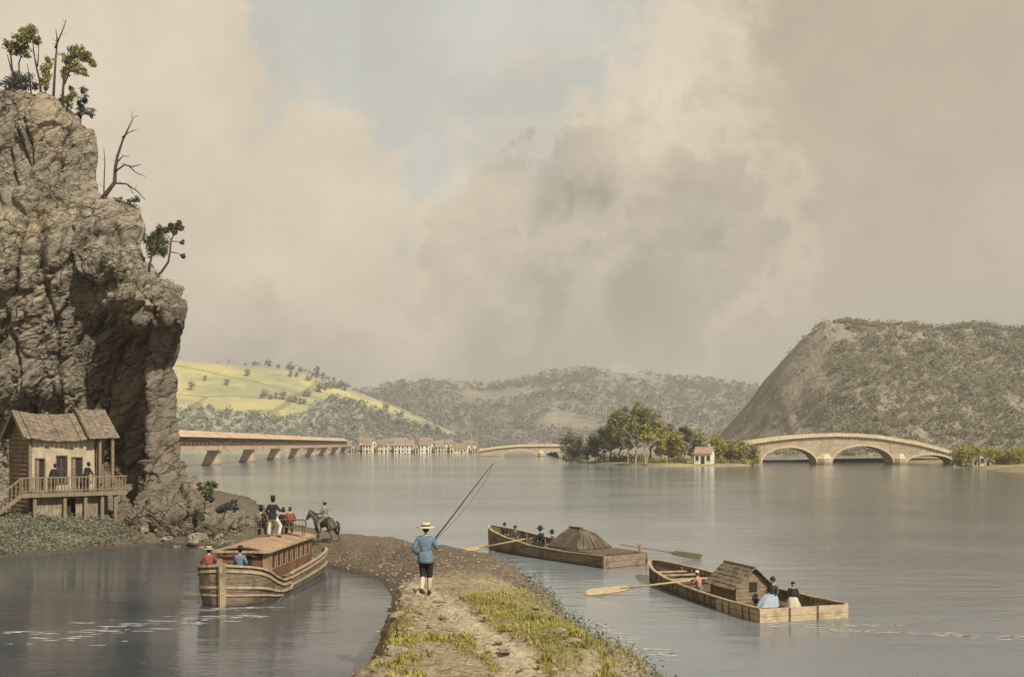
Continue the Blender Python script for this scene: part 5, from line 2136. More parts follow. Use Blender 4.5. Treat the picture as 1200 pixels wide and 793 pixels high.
# second row behind
for i, (p, w, yt, yr, wm, rm, lab) in enumerate((
        (430, 9, 517.5, 513.5, 'cream', 'grey', 'roof of a cream house rising behind the broad cream house'), (455, 7, 518, 514.2, 'grey', 'brown', 'brown roof rising behind the slim white house'),
        (470, 8, 517, 513.2, 'grey', 'orange', 'orange roof rising behind the six windowed house'), (499, 8, 517, 513, 'cream', 'orange', 'orange roof rising behind the middle white house'),
        (523, 7, 519, 515, 'grey', 'grey', 'grey roof rising behind the rosy roofed house'), (549, 7, 520, 516.2, 'grey', 'brown', 'brown roof rising behind the white gabled house near the long olive roof'))):
    d = VD + 26
    house(lab, wx(p, d), d, w, 7, wz(yt, d) - .9, (yt - yr) / F * d, WM[wm], RM[rm], False, 1, 2, True, .9, group='houses behind the waterfront row', door=False)
st = thing('church_spire', 'thin dark spire rising behind the waterfront near the long olive roof', 'spire', (wx(552, 640), 640, .9))
mb = MB()
mb.box(-1.0, 1.0, -1.0, 1.0, -1, 8)
mb.build('tower', M['wall_grey'], st)
mb = MB()
mb.lathe([(1.2, 8), (1.05, 8.5), (.06, 12.5)], 8)
mb.build('spire', M['roof_grey'], st)


# ------------------------------------------------------------------ trees
def limb(mb, p, d, L, r, depth, wob=.25, n=5, tips=None):
    """crooked tapering limb; returns its points"""
    P = [Vector(p)]
    d = Vector(d).normalized()
    for k in range(n):
        d = (d + Vector((random.gauss(0, wob), random.gauss(0, wob), random.gauss(0, wob * .6)))).normalized()
        P.append(P[-1] + d * L / n)
    mb.tube(P, [lerp(r, r * (.25 if depth == 0 else .45), k / n) for k in range(n + 1)], 6 if r < .06 else 8)
    if tips is not None and depth == 0:
        tips.append(P[-1])
    if depth > 0:
        for k in range(random.choice((2, 3, 3))):
            q = random.randint(max(1, n // 2), n)
            nd = (d + Vector((random.gauss(0, .7), random.gauss(0, .7), random.gauss(.1, .5)))).normalized()
            limb(mb, P[q], nd, L * random.uniform(.45, .7), r * .45 * (1 if q < n else 1), depth - 1, wob, max(3, n - 1), tips)
    return P


def crown_leaves(mb, blobs, n, size, hollow=.55):
    vol = [b[1] ** 2 for b in blobs]
    tot = sum(vol)
    for (c, r), v in zip(blobs, vol):
        c = Vector(c)
        cl = [Vector((random.gauss(0, 1), random.gauss(0, 1), random.gauss(0, 1))).normalized() * r * random.uniform(.55, 1.0) for _ in range(max(5, int(10 * min(2, r / size * .35))))]
        for _ in range(int(n * v / tot)):
            q = random.choice(cl)
            p = q + Vector((random.gauss(0, 1), random.gauss(0, 1), random.gauss(0, .8))) * r * .24
            if random.random() < .25:
                p = Vector((random.gauss(0, 1), random.gauss(0, 1), random.gauss(0, 1))).normalized() * r * random.uniform(hollow, 1.05)
            mb.leaf(c + p, size * random.uniform(.6, 1.25), random.uniform(.5, .9))


def tree(name, label, loc, h, r, leafm, barkm, blobs=None, n=1800, size=.5, trunk_h=None, group=None, cat='tree', lean=(0, 0), multi=1):
    t = thing(name, label, cat, loc, 0, group)
    trunk_h = trunk_h or h * .45
    mb = MB()
    for k in range(multi):
        a = 6.28 * k / multi
        o = Vector((math.cos(a), math.sin(a), 0)) * (.05 * r if multi > 1 else 0)
        tp = Vector((lean[0], lean[1], trunk_h)) + o * 3
        tr = h * .018 + .02
        P = [o - Vector((0, 0, .3)), o + Vector((0, 0, .15)), o.lerp(tp, .5) + Vector((random.gauss(0, .02), random.gauss(0, .02), 0)) * h, tp]
        mb.tube(P, [tr * 1.35, tr, tr * .8, tr * .6], 8)
        for q in range(5):
            f = random.uniform(.6, 1)
            limb(mb, P[2].lerp(tp, (f - .5) * 2), (random.gauss(0, .7), random.gauss(0, .7), .8), h * .32, tr * .5, 1, .2, 4)
    mb.build('trunk', barkm, t, True)
    if blobs is None:
        blobs = [((0, 0, h - r), r)]
        for k in range(9):
            a = random.uniform(0, 6.28)
            q = random.uniform(.35, .75)
            blobs.append(((math.cos(a) * r * q, math.sin(a) * r * q, lerp(trunk_h * .75, h - r * .5, random.random())), r * random.uniform(.35, .6)))
    mb = MB()
    crown_leaves(mb, blobs, n, size)
    mb.build('crown', leafm, t)
    return t


def isle_z(x, y):
    return .7


def isle_tree(px, ytop, ybase, wpx, mat, label, d, n=1500, bark='bark', th=.4, multi=1, size=.55, tall=False):
    x = wx(px, d)
    h = (ybase - ytop) / F * d
    r = wpx / F * d / 2
    blobs = None
    if tall:
        blobs = []
        for k in range(13):
            f = random.uniform(.15, 1)
            rr = r * random.uniform(.35, .55) * (1.1 - .45 * abs(f - .5))
            a = random.uniform(0, 6.28)
            q = r * random.uniform(.2, .65) * (1.15 - .55 * f)
            blobs.append(((math.cos(a) * q, math.sin(a) * q, lerp(h * th, h - rr, f)), rr))
    return tree('island_tree', label, (x, d, .55), h, r, M[mat], M[bark], blobs, int(n * 1.9), size * 1.1, h * max(.3, th), 'trees on the island', multi=multi)


IT = [
    (667, 505.5, 538, 27, 'leaf_dark', 'dark round tree at the left tip of the island', 330, 1300, 'bark', .35, 1),
    (677, 513, 539, 16, 'leaf_dark', 'smaller dark tree against the left tip tree of the island', 325, 800, 'bark', .3, 1),
    (697, 507, 540, 20, 'leaf_dark', 'separate dark tree with a slim trunk between the left tip and the tall grove', 315, 1200, 'bark', .35, 1),
    (688, 521, 540, 12, 'leaf_dark', 'low dark bushy tree left of the slim separate tree on the island', 312, 500, 'bark', .2, 1),
    (716, 483, 542, 27, 'leaf_olive', 'tall rounded olive tree at the left of the island grove', 305, 2300, 'bark', .25, 1),
    (729, 476, 543, 30, 'leaf_olive', 'second tallest olive tree of the grove, left of the highest crown', 300, 2500, 'bark', .3, 1),
    (746, 472.5, 544, 34, 'leaf_olive', 'highest tree of the island grove, over the pale trunks', 297, 3000, 'bark', .3, 1),
    (763, 478, 544, 30, 'leaf_olive', 'broad olive tree at the right shoulder of the grove', 294, 2600, 'bark', .26, 1),
    (709, 499, 542, 18, 'leaf_dark', 'dark tree low at the left edge of the grove', 310, 1200, 'bark', .15, 1),
    (736, 500, 545, 15, 'leaf_olive', 'slender tree with a pale bare trunk left in front of the grove', 284, 700, 'bark_pale', .5, 1),
    (745, 494, 545.5, 17, 'leaf_olive', 'slender tree with the palest straight trunk in front of the grove', 282, 800, 'bark_pale', .5, 1),
    (757, 498, 545, 17, 'leaf_yellow', 'fork trunked pale tree at the right front of the grove', 281, 800, 'bark_pale', .48, 2),
    (773, 503, 544, 19, 'leaf_yellow', 'yellow green tree right beside the grove', 287, 1300, 'bark', .15, 1),
    (784, 496, 544, 23, 'leaf_yellow', 'taller yellow green tree with a dark top right of the grove', 290, 1700, 'bark', .12, 1),
    (795, 506, 544, 16, 'leaf_yellow', 'yellow green tree left of the dark tree beside the island house', 286, 1000, 'bark', .15, 1),
    (803, 501, 543, 17, 'leaf_dark', 'dark slim tree just left of the island house', 298, 1200, 'bark', .2, 1),
    (818, 504, 542, 26, 'leaf_olive', 'olive tree behind the orange roof of the island house', 304, 1500, 'bark', .2, 1),
    (841, 511, 543.5, 22, 'leaf_yellow', 'yellow tree right of the island house', 288, 1300, 'bark', .25, 1),
    (852, 516, 543, 15, 'leaf_olive', 'small olive tree between the two yellow trees right of the house', 292, 800, 'bark', .2, 1),
    (866, 517, 543.5, 26, 'leaf_yellow', 'wide low yellow green tree near the right end of the island', 292, 1500, 'bark', .1, 1),
    (881, 521, 543.5, 20, 'leaf_olive', 'low tree at the right tip of the island by the arch bridge', 292, 1000, 'bark', .1, 1),
]
for px, yt, yb, w, mat, lab, d, n, bark, th, mu in IT:
    isle_tree(px, yt, yb, w, mat, lab, d, n, bark, th, mu, tall=(yb - yt > 45))
# island undergrowth
SHR = [(733, 532, 16, 'leaf_dark'), (742, 534, 13, 'leaf_dark'), (751, 533, 14, 'leaf_olive'), (722, 531, 16, 'leaf_dark'), (759, 535, 12, 'leaf_olive'), (664, 534, 12, 'leaf_dark'), (680, 535, 14, 'leaf_dark'), (704, 535, 12, 'leaf_dark'), (717, 536, 14, 'leaf_dark'), (728, 536, 12, 'leaf_dark'), (766, 537, 13, 'leaf_olive'), (777, 537, 12, 'leaf_yellow'),
       (789, 537, 13, 'leaf_olive'), (800, 538, 10, 'leaf_olive'), (838, 538, 9, 'leaf_olive'), (848, 538, 12, 'leaf_yellow'), (860, 538, 12, 'leaf_olive'), (874, 538, 13, 'leaf_yellow'), (886, 538, 11, 'leaf_olive')]
for px, yt, w, mat in SHR:
    d = 286 if px > 762 else 306
    s = tree('island_shrub', {'leaf_dark': 'dark low shrub under the trees in the left half of the island', 'leaf_olive': 'olive low shrub under the trees in the right half of the island',
                              'leaf_yellow': 'yellow low shrub under the trees in the right half of the island'}[mat], (wx(px, d), d, .5), (543 - yt) / F * d + .4, w / F * d / 2, M[mat], M['bark'], None, 420, .4, .5,
             'low shrubs on the island', 'shrub')
house('small white cottage with an orange roof among the island trees', wx(823.5, 279.5), 279.5, 4.6, 5.5, 2.75, 1.6, M['wall_white'], M['roof_orange'], False, 1, 3, True, .6, -.35, None, name='cottage')

# right bank trees, sheds
RT = [(1124, 524, 20), (1131, 519.5, 22), (1140, 521, 20), (1149, 522, 20), (1157, 525, 18), (1166, 523.5, 20), (1174, 526, 18), (1183, 524, 22), (1192, 525, 18), (1201, 522, 22), (1212, 523, 22), (1224, 522, 22)]
RL_ = ['yellow bank tree nearest the end of the three arched bridge', 'tallest yellow tree on the right bank, second from the bridge', 'yellow tree behind the pale sheds on the right bank', 'fourth yellow tree from the bridge on the right bank',
       'low yellow tree fifth from the bridge on the right bank', 'yellow tree sixth from the bridge on the right bank', 'lowest yellow tree, seventh from the bridge on the right bank', 'broad yellow tree eighth from the bridge on the right bank',
       'yellow tree ninth from the bridge near the right edge', 'yellow tree cut by the right edge of the view']
for i, (px, yt, w) in enumerate(RT[:10]):
    d = 262 + (i * 7 % 4) * 5
    h = wz(yt, d) - .5
    tree('bank_tree', RL_[i], (wx(px, d), d, .5), h, w / F * d / 2, M['leaf_yellow'], M['bark_pale'], None, 2200, .45, h * .2, 'yellow trees on the right bank')
for i, (px, w, lab, wl) in enumerate(((1143, 1.2, 'low pale shed nearest the three arched bridge', 'cream'), (1151, 1.1, 'tall narrow pale shed on the right bank under the trees', 'cream'), (1158, 1.5, 'grey shed right of the tall narrow pale shed', 'grey'))):
    house(lab, wx(px, 258), 258, w, 2.2, (1.3, 2.2, 1.2)[i], .6, WM[wl], M['roof_grey'], True, 1, 1, False, .55, 0, 'sheds on the right bank', False, 'shed')

# ------------------------------------------------------------------ hillside trees and woods
def hit(px, py, hf, d0, d1):
    prev = None
    for d in np.arange(d0, d1, 3.0):
        if HY - (hf(wx(px, d), d) - EYE) / d * F <= py:
            return wx(px, d), d
    return None


protos = []
for k in range(4):
    t = tree('hill_tree', 'x', (0, 0, -500), 7.5, (2.9, 3.4, 2.4, 2.0)[k], M['leaf_hill'], M['bark'], None, 260, 1.0, 2.2, 'scattered trees on the field hill')
    protos.append(t)
HT = [(307, 467), (311, 466), (317, 469), (323, 467), (331, 468), (340, 471), (346, 473), (352, 474), (357, 475), (360, 466), (375, 461), (381, 458), (388, 456), (394, 456), (400, 455), (341, 443), (348, 443), (362, 446), (290, 441),
      (404, 458), (426, 484), (433, 488), (440, 492), (447, 490), (455, 494), (462, 498), (466, 500), (472, 503), (478, 503), (484, 507), (501, 505), (513, 508), (452, 482), (470, 488), (266, 452), (240, 447), (225, 458),
      (489, 508), (497, 509), (418, 480), (410, 476), (402, 474)]
n = 0
for i, (px, py) in enumerate(HT):
    q = hit(px, py, left_h, 655, 870)
    if not q:
        continue
    lab = 'small dark tree standing in the pale fields of the left hill' if py < 478 else 'small dark tree in the rows on the lower right slope of the left hill'
    sc = random.uniform(.65, 1.05) * (1.3 if (px, py) in ((311, 466), (381, 458), (375, 461)) else 1)
    src = protos[i % 4]
    z = left_h(*q) - .3
    if n < 4 and src.location.z < -100:
        src.location = (*q, z)
        src['label'] = lab
        src.scale = (sc,) * 3
    else:
        copy_thing(src, (*q, z), random.uniform(0, 6), lab, sc)
    n += 1
for px, py_, sc in ((298, 430, .7), (314, 430, 1.15), (326, 433, .7), (341, 435, 1.1), (352, 438, .8), (371, 441, 1.25), (379, 445, .8), (391, 450, .7)):
    x = wx(px, LEFT_D)
    copy_thing(protos[px % 4], (x, LEFT_D, left_h(x, LEFT_D) - .4), px, 'dark tree breaking the skyline of the left hill', sc)


def woods(name, label, hf, n, xr, yr, keep, rad, leafs, lsize, mat):
    """many crowns on a hillside as one mass"""
    mb = MB()
    c = 0
    tries = 0
    while c < n and tries < n * 12:
        tries += 1
        x, y = random.uniform(*xr), random.uniform(*yr)
        z = hf(x, y)
        if z < 1.5 or not keep(x, y, z):
            continue
        c += 1
        r = random.uniform(*rad)
        for _ in range(leafs):
            v = Vector((random.gauss(0, 1), random.gauss(0, 1), abs(random.gauss(.3, .9)))).normalized() * r * random.uniform(.7, 1.05)
            mb.leaf((x + v.x, y + v.y, z + r * .55 + v.z * 1.15), lsize * random.uniform(.6, 1.3), .75)
    return tag(mb.build(name, mat), label, 'woodland', kind='stuff')


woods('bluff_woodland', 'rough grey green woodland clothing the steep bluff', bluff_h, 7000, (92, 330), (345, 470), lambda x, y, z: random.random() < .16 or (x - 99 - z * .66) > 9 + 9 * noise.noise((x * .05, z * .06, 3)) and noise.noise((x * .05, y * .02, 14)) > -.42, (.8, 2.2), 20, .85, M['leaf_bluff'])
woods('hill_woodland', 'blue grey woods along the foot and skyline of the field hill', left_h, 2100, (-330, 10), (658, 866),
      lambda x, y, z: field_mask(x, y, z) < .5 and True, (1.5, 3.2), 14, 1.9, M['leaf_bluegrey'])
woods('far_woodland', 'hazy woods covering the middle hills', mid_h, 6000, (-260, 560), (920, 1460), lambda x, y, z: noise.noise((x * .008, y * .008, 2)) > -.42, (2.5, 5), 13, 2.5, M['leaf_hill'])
# ------------------------------------------------------------------ trees on the cliff
def crooked(pts, r0, r1):
    P = [Vector(p) for p in pts]
    return P, [lerp(r0, r1, k / (len(P) - 1)) for k in range(len(P))]


def cliff_plant(name, label, root_px, trunks, crown=None, leafm='leaf_olive', barkm='deadwood', n=600, size=.14, cat='tree', group=None, twigs=0, back=.5, depth=None):
    """root_px: photo pixel of the foot; trunks: polylines in pixels relative to the foot (x right, y up) with radii in metres; crown: (dx, dy, r) blobs in pixels"""
    p = cliff_pt(*root_px, back) if depth is None else W(*root_px, depth)
    k = p.y / F
    t = thing(name, label, cat, p, 0, group)
    mb = MB()
    tips = []
    for pts, r0, r1 in trunks:
        P = []
        dy = random.gauss(0, .2)
        for i, (a, b) in enumerate(pts):
            P.append(Vector((a * k, dy * i * .4 + random.gauss(0, .03), b * k)))
        mb.tube(P, [lerp(r0, r1, i / (len(P) - 1)) for i in range(len(P))], 8)
        for _ in range(twigs):
            i = random.randint(1, len(P) - 1)
            q = P[i - 1].lerp(P[i], random.random())
            limb(mb, q, (random.choice((-1, 1)) * random.uniform(.3, 1), random.gauss(0, .5), random.uniform(.1, .9)), random.uniform(.3, .8), lerp(r0, r1, .7) * .5, 0, .25, 3)
    mb.build('trunk', M[barkm], t, True)
    if crown:
        mb = MB()
        blobs = [((a * k, random.gauss(0, .12), b * k), r * k) for a, b, r in crown]
        crown_leaves(mb, blobs, int(n * 1.7), size * .72, .3)
        tw = MB()
        for c, r in blobs:
            for _ in range(3):
                limb(tw, Vector(c) - Vector((0, 0, r * .9)), (random.gauss(0, .6), random.gauss(0, .6), 1), r * 1.5, .018, 0, .3, 4)
        if len(blobs) > 4:
            tw.build('twigs', M[barkm], t)
        mb.build('crown', M[leafm], t)
    return t


g = 'trees along the cliff top'
cliff_plant('cliff_tree', 'leafy tree with a lopsided olive crown at the far left of the cliff top', (12, 104), [([(0, -4), (1, 14), (-2, 30), (-4, 44), (-6, 56)], .10, .04), ([(2, 8), (6, 26), (4, 40), (8, 58)], .08, .03), ([(-2, 30), (-6, 48)], .05, .03)],
            [(-2, 58, 8), (7, 62, 9), (16, 68, 9), (22, 74, 8), (12, 74, 8), (26, 66, 6), (14, 50, 5), (-8, 60, 5), (5, 52, 5)], n=1500, size=.26, group=g)
cliff_plant('cliff_shrub', 'grey green shrub low at the far left of the cliff top', (12, 108), [([(0, -3), (0, 8), (3, 16)], .06, .03), ([(0, 0), (-8, 14)], .04, .02), ([(0, 0), (12, 14)], .04, .02)],
            [(-8, 10, 9), (2, 14, 9), (12, 12, 8), (18, 18, 6), (6, 22, 6), (24, 10, 5)], 'leaf_grey', n=1300, size=.2, cat='shrub')
cliff_plant('bare_tree', 'leafless forked stump between the leafy left tree and the tall dead stem', (44, 118), [([(0, -4), (-1, 16), (-5, 34), (-7, 50), (-8, 66)], .09, .025), ([(-5, 34), (-3, 48), (-2, 60)], .05, .02)], None, twigs=3, group=g)
cliff_plant('bare_tree', 'thin short leafless stem left of the forked stump', (33, 112), [([(0, -3), (-2, 16), (-4, 36)], .06, .02)], None, twigs=2, group=g)
cliff_plant('bare_tree', 'tallest leafless stem with two raised forks on the cliff top', (58, 122), [([(0, -4), (1, 24), (2, 46), (3, 62), (2, 74), (1, 82)], .10, .025), ([(2, 58), (8, 72), (13, 82), (16, 91)], .06, .02)], None, twigs=4, group=g)
cliff_plant('cliff_tree', 'narrow yellow green bush tree against the tallest leafless stem', (50, 120), [([(0, -3), (0, 20), (2, 42)], .06, .02)], [(0, 12, 5), (2, 22, 6), (1, 32, 6), (4, 42, 5), (-3, 18, 4)], 'leaf_yellow', n=700, size=.2, group=g)
cliff_plant('cliff_tree', 'leaning tree with a flat drooping olive crown at the right of the cliff top', (68, 130), [([(0, -6), (2, 18), (4, 36), (8, 50), (16, 60)], .11, .04), ([(3, 26), (10, 42), (20, 46)], .06, .02), ([(8, 50), (4, 60)], .04, .02)],
            [(8, 56, 7), (16, 64, 8), (24, 62, 8), (32, 57, 7), (36, 52, 5), (18, 46, 7), (26, 42, 5), (8, 46, 6), (3, 38, 5)], n=1500, size=.25, group=g)
cliff_plant('cliff_shrub', 'small upright grey green shrub at the right end of the cliff top', (91, 142), [([(0, -4), (-2, 18), (-1, 42)], .05, .015), ([(0, 4), (6, 26), (5, 42)], .04, .015)],
            [(4, 14, 6), (6, 26, 5), (5, 36, 4), (-2, 22, 4), (12, 11, 5), (-3, 8, 4)], 'leaf_grey', n=700, size=.2, cat='shrub')
cliff_plant('cliff_shrub', 'olive shrub hanging over the right of the cliff top below the leaning tree', (74, 132), [([(0, -5), (3, 10), (6, 22)], .05, .02)], [(2, 8, 6), (8, 16, 6), (-4, 12, 5), (4, 24, 4)], 'leaf_olive', n=600, size=.2, cat='shrub')
cliff_plant('dead_tree', 'gnarled leafless tree leaning out from the cliff on bare roots', (106, 242), [([(-6, -10), (4, 6), (14, 18), (24, 32), (25, 48), (27, 62), (33, 82), (40, 96), (45, 107)], .20, .03), ([(33, 84), (40, 90), (48, 93)], .05, .02),
            ([(26, 54), (34, 62), (42, 62)], .05, .02), ([(25, 44), (36, 52), (46, 50), (55, 53)], .07, .02), ([(40, 52), (48, 44), (60, 39)], .05, .015), ([(24, 31), (38, 30), (50, 22), (59, 12)], .07, .02), ([(38, 30), (44, 24), (48, 17)], .04, .015),
            ([(4, 6), (-4, -2), (-18, -12)], .09, .04), ([(45, 107), (43, 112)], .02, .01), ([(45, 107), (52, 110)], .02, .01)], None, twigs=2)
cliff_plant('dead_tree', 'thin straight leafless stem left of the gnarled leaning tree', (118, 240), [([(0, -4), (1, 30), (2, 52), (1, 69)], .06, .02)], None, twigs=3)
cliff_plant('cliff_shrub', 'small spiky tuft on the ledge below the gnarled leafless tree', (150, 246), [([(0, -2), (0, 5)], .04, .02)], [(0, 6, 6), (8, 10, 5), (-12, 7, 6), (-20, 4, 5)], 'leaf_dark', n=420, size=.22, cat='shrub')
cliff_plant('cliff_tree', 'small dense dark round tree on the ledge, left of the bent pine', (172, 322), [([(0, -4), (2, 12), (6, 26), (9, 40)], .09, .04)], [(6, 32, 9), (14, 38, 9), (2, 42, 7), (12, 52, 7), (8, 46, 8), (16, 28, 6)], 'leaf_dark', n=1500, size=.22)
cliff_plant('pine_tree', 'bent little pine with flat dark tufts leaning out over the water', (178, 324), [([(-4, -4), (8, 6), (16, 18), (18, 30), (19, 44), (24, 54)], .10, .035), ([(19, 42), (28, 42), (36, 38)], .04, .015), ([(18, 30), (28, 28), (36, 21)], .04, .015), ([(19, 44), (14, 52)], .03, .015)],
            [(14, 55, 4), (20, 59, 5), (27, 61, 5), (32, 57, 4), (33, 41, 3), (35, 24, 3), (24, 53, 4)], 'leaf_dark', n=1000, size=.2)
cliff_plant('cliff_shrub', 'dark leafy shrub on the slope at the lower right of the cliff', (240, 592), [([(0, -4), (0, 10), (3, 20)], .04, .015), ([(0, 0), (-5, 10)], .03, .01)], [(0, 14, 7), (7, 24, 6), (-4, 22, 5), (6, 8, 5)], 'leaf_dark', n=700, size=.22, cat='shrub', depth=60.5)
cliff_plant('cliff_shrub', 'open leafy shrub nearest the towpath at the foot of the cliff', (262, 604), [([(0, -4), (2, 8), (6, 16)], .04, .015)], [(2, 10, 6), (9, 14, 6), (-4, 6, 5), (12, 8, 4)], 'leaf_grey', n=600, size=.22, cat='shrub', depth=59.5)


# ------------------------------------------------------------------ ground plants
def tuft(mb, x, y, z, h, n, lean=.6):
    for _ in range(n):
        a = random.uniform(0, 6.28)
        L = h * random.uniform(.6, 1.2)
        w = h * random.uniform(.07, .13)
        o = Vector((x + random.gauss(0, h * .35), y + random.gauss(0, h * .35), z - .02))
        d = Vector((math.cos(a), math.sin(a), 0)) * L * random.uniform(.15, lean)
        s = Vector((-math.sin(a), math.cos(a), 0)) * w
        b = mb.pts([o - s, o + s, o + d * .4 + s * .8 + Vector((0, 0, L * .6)), o + d * .4 - s * .8 + Vector((0, 0, L * .6)), o + d + Vector((0, 0, L * .85))])
        mb.face(b, b + 1, b + 2, b + 3)
        mb.face(b + 3, b + 2, b + 4)


def gh_many(P):
    A = np.array(P)
    return ground_heights(A[:, 0], A[:, 1])


mb = MB()
cand = []
for _ in range(46000):
    cand.append((random.uniform(-5, 5), random.uniform(12, 27.5)))
A = np.array(cand)
inn = inside(A[:, 0], A[:, 1], GR1) | inside(A[:, 0], A[:, 1], GR2)
dp = seg_dist(A[:, 0], A[:, 1], PA[:-1], PA[1:])
Z = ground_heights(A[:, 0], A[:, 1])
for (x, y), k, dd, z in zip(cand, inn, dp, Z):
    pn = noise.noise((x * .9, y * .8, 4)) + .35 * noise.noise((x * 2.5, y * 2.2, 8))
    if z < .25 or dd < .42:
        continue
    if (k and random.random() < sstep(-.55, .05, pn) + .06) or (not k and random.random() < .7 * sstep(.22, .75, pn) + .012):
        tuft(mb, x, y, z, random.uniform(.035, .12) * (1.25 if pn > .2 else .8), 7)
tag(mb.build('grass', M['grass']), 'yellow green grass growing on the towpath spit', 'grass', kind='stuff')
mb = MB()
cand = []
for _ in range(5200):
    cand.append((random.uniform(-1, 5.5), random.uniform(14, 44)))
A = np.array(cand)
dr = seg_dist(A[:, 0], A[:, 1], RL[:-1], RL[1:])
Z = ground_heights(A[:, 0], A[:, 1])
for (x, y), d_, z in zip(cand, dr, Z):
    if z < .03 or d_ > 2.2 or random.random() < d_ / 3.2:
        continue
    if y > 30 and random.random() < .55:
        continue
    h = random.uniform(.08, .2)
    for _ in range(9):
        mb.leaf((x + random.gauss(0, .1), y + random.gauss(0, .1), z + abs(random.gauss(0, h))), random.uniform(.06, .13), .6)
tag(mb.build('waterside_weeds', M['weed']), 'low grey green weeds along the right water edge of the spit', 'weeds', kind='stuff')
mb = MB()
cand = []
for _ in range(9000):
    cand.append((random.uniform(-46, -16), random.uniform(50, 64)))
A = np.array(cand)
Z = ground_heights(A[:, 0], A[:, 1])
for (x, y), z in zip(cand, Z):
    if z < .12 or (y > 62.5) or noise.noise((x * .35, y * .5, 3)) < -.35:
        continue
    if x > -23 and random.random() < .55:
        continue
    for _ in range(12):
        mb.leaf((x + random.gauss(0, .2), y + random.gauss(0, .2), z + abs(random.gauss(0, .13))), random.uniform(.09, .2), .55)
tag(mb.build('bank_plants', M['weed']), 'rough grey green growth covering the bank below the house', 'ground cover', kind='stuff')

# ------------------------------------------------------------------ stones on the left shoulder of the spit
rk = [mk('pale_stone', (.34, .285, .20), (.20, .165, .115), 3, .95, .7, 7), mk('grey_stone', (.36, .295, .20), (.22, .18, .125), 3, .95, .7, 7)]
ROCKS = [(452, 742, .36), (468, 722, .34), (476, 702, .28), (492, 718, .22), (462, 765, .3), (438, 778, .34), (486, 742, .22), (505, 735, .18), (520, 724, .2), (472, 690, .26), (458, 712, .24), (530, 738, .2), (514, 705, .17),
         (566, 722, .13), (592, 762, .16), (585, 752, .12), (642, 722, .2), (655, 740, .18), (628, 712, .16), (670, 752, .2)]
nL = nR = 0
for i, (px, py, r) in enumerate(ROCKS):
    x, y = px_to_land(px, py)
    me = MB()
    sd = i * 3.7
    r *= .62
    me.ball((0, 0, 0), (r * random.uniform(1.0, 1.6), r * random.uniform(.8, 1.2), r * random.uniform(.35, .6)), 14, 10, Matrix.Rotation(random.uniform(0, 6), 4, 'Z'),
            lambda q: q * (1 + .28 * noise.noise(q * 1.3 + Vector((sd, 0, 0))) + .22 * noise.cell(q * 1.6 + Vector((sd, 4, 1))) - .1))
    o = me.build('stone', rk[i % 2])
    o.location = (x, y, GH(x, y) + r * .12)
    left = px < 540
    tag(o, 'angular stone half sunk in the left rocky shoulder of the spit' if left else 'stone lying beside the right hand grass of the spit', 'stone', None, 'stones of the left shoulder' if left else 'stones by the right grass')
    o['group'] = 'stones of the left shoulder' if left else 'stones by the right grass'
    if 'kind' in o:
        del o['kind']

# loose gravel and pebbles on the spit
mb = MB()
PB = np.array([(random.uniform(-9, 4), random.uniform(13, 52)) for _ in range(5200)])
Z = ground_heights(PB[:, 0], PB[:, 1])
dl_ = seg_dist(PB[:, 0], PB[:, 1], LL[:-1], LL[1:])
for (x, y), z, q in zip(PB, Z, dl_):
    if z < .06 or (q > 1.6 and random.random() < .55) or noise.noise((x * .8, y * .7, 33)) < -.15:
        continue
    r = random.uniform(.012, .05) * (1 if q > 1 else 1.5)
    k = random.uniform(0, 6)
    mb.ball((x, y, z + r * .2), (r * random.uniform(.9, 1.6), r * random.uniform(.8, 1.3), r * .7), 6, 4, None, lambda v: v * (1 + .3 * math.sin(v.x * 3 + k) * math.cos(v.y * 4 + k)))
tag(mb.build('gravel', rk[1]), 'loose pale gravel scattered over the spit', 'gravel', kind='stuff')
# fallen blocks along the foot of the cliff
BLK = [(-18.6, 60.6, .55, 'large fallen block at the right foot of the cliff'), (-19.6, 60.0, .4, None), (-17.4, 60.9, .35, None), (-21.2, 62.6, .5, None), (-22.4, 62.4, .36, None), (-20.6, 61.4, .28, None), (-16.6, 61.6, .3, None), (-18.1, 59.6, .26, None), (-23.3, 63.6, .4, None)]
for i, (x, y, r, lab) in enumerate(BLK):
    me = MB()
    sd = i * 5.1 + 2
    me.ball((0, 0, 0), (r * random.uniform(1.0, 1.5), r * random.uniform(.8, 1.2), r * random.uniform(.6, .9)), 16, 12, Matrix.Rotation(random.uniform(0, 6), 4, 'Z'),
            lambda q: q * (1 + .22 * noise.noise(q * 1.3 + Vector((sd, 0, 0))) + .26 * noise.cell(q * 1.4 + Vector((sd, 4, 1))) - .1))
    o = me.build('boulder', rk[i % 2])
    o.location = (x, y, GH(x, y) + r * .2)
    tag(o, lab or 'angular fallen block among the rubble at the right foot of the cliff', 'boulder', 'fallen blocks at the cliff foot')
    o['group'] = 'fallen blocks at the cliff foot'
    if 'kind' in o:
        del o['kind']
# grass in the ledges of the cliff
mb = MB()
for _ in range(60000):
    j, i = random.randint(60, CV.shape[0] - 2), random.randint(5, 338)
    p, q, r = CV[j, i], CV[j + 1, i], CV[j, i + 1]
    nrm = np.cross(r - p, q - p)
    l = np.linalg.norm(nrm)
    if l < 1e-9 or nrm[2] / l < .62 or p[2] < 8 or noise.noise((p[0] * .3, p[1] * .3, p[2] * .3)) < .02:
        continue
    for _ in range(5):
        mb.leaf((p[0] + random.gauss(0, .1), p[1] + random.gauss(0, .08), p[2] + abs(random.gauss(0, .1))), random.uniform(.08, .2), .4)
tag(mb.build('ledge_grass', M['weed']), 'grey green tufts of grass in the ledges of the cliff', 'grass', kind='stuff')

# ------------------------------------------------------------------ foam streaks on the water, also painting in the ripple glints of the wakes
mb = MB()


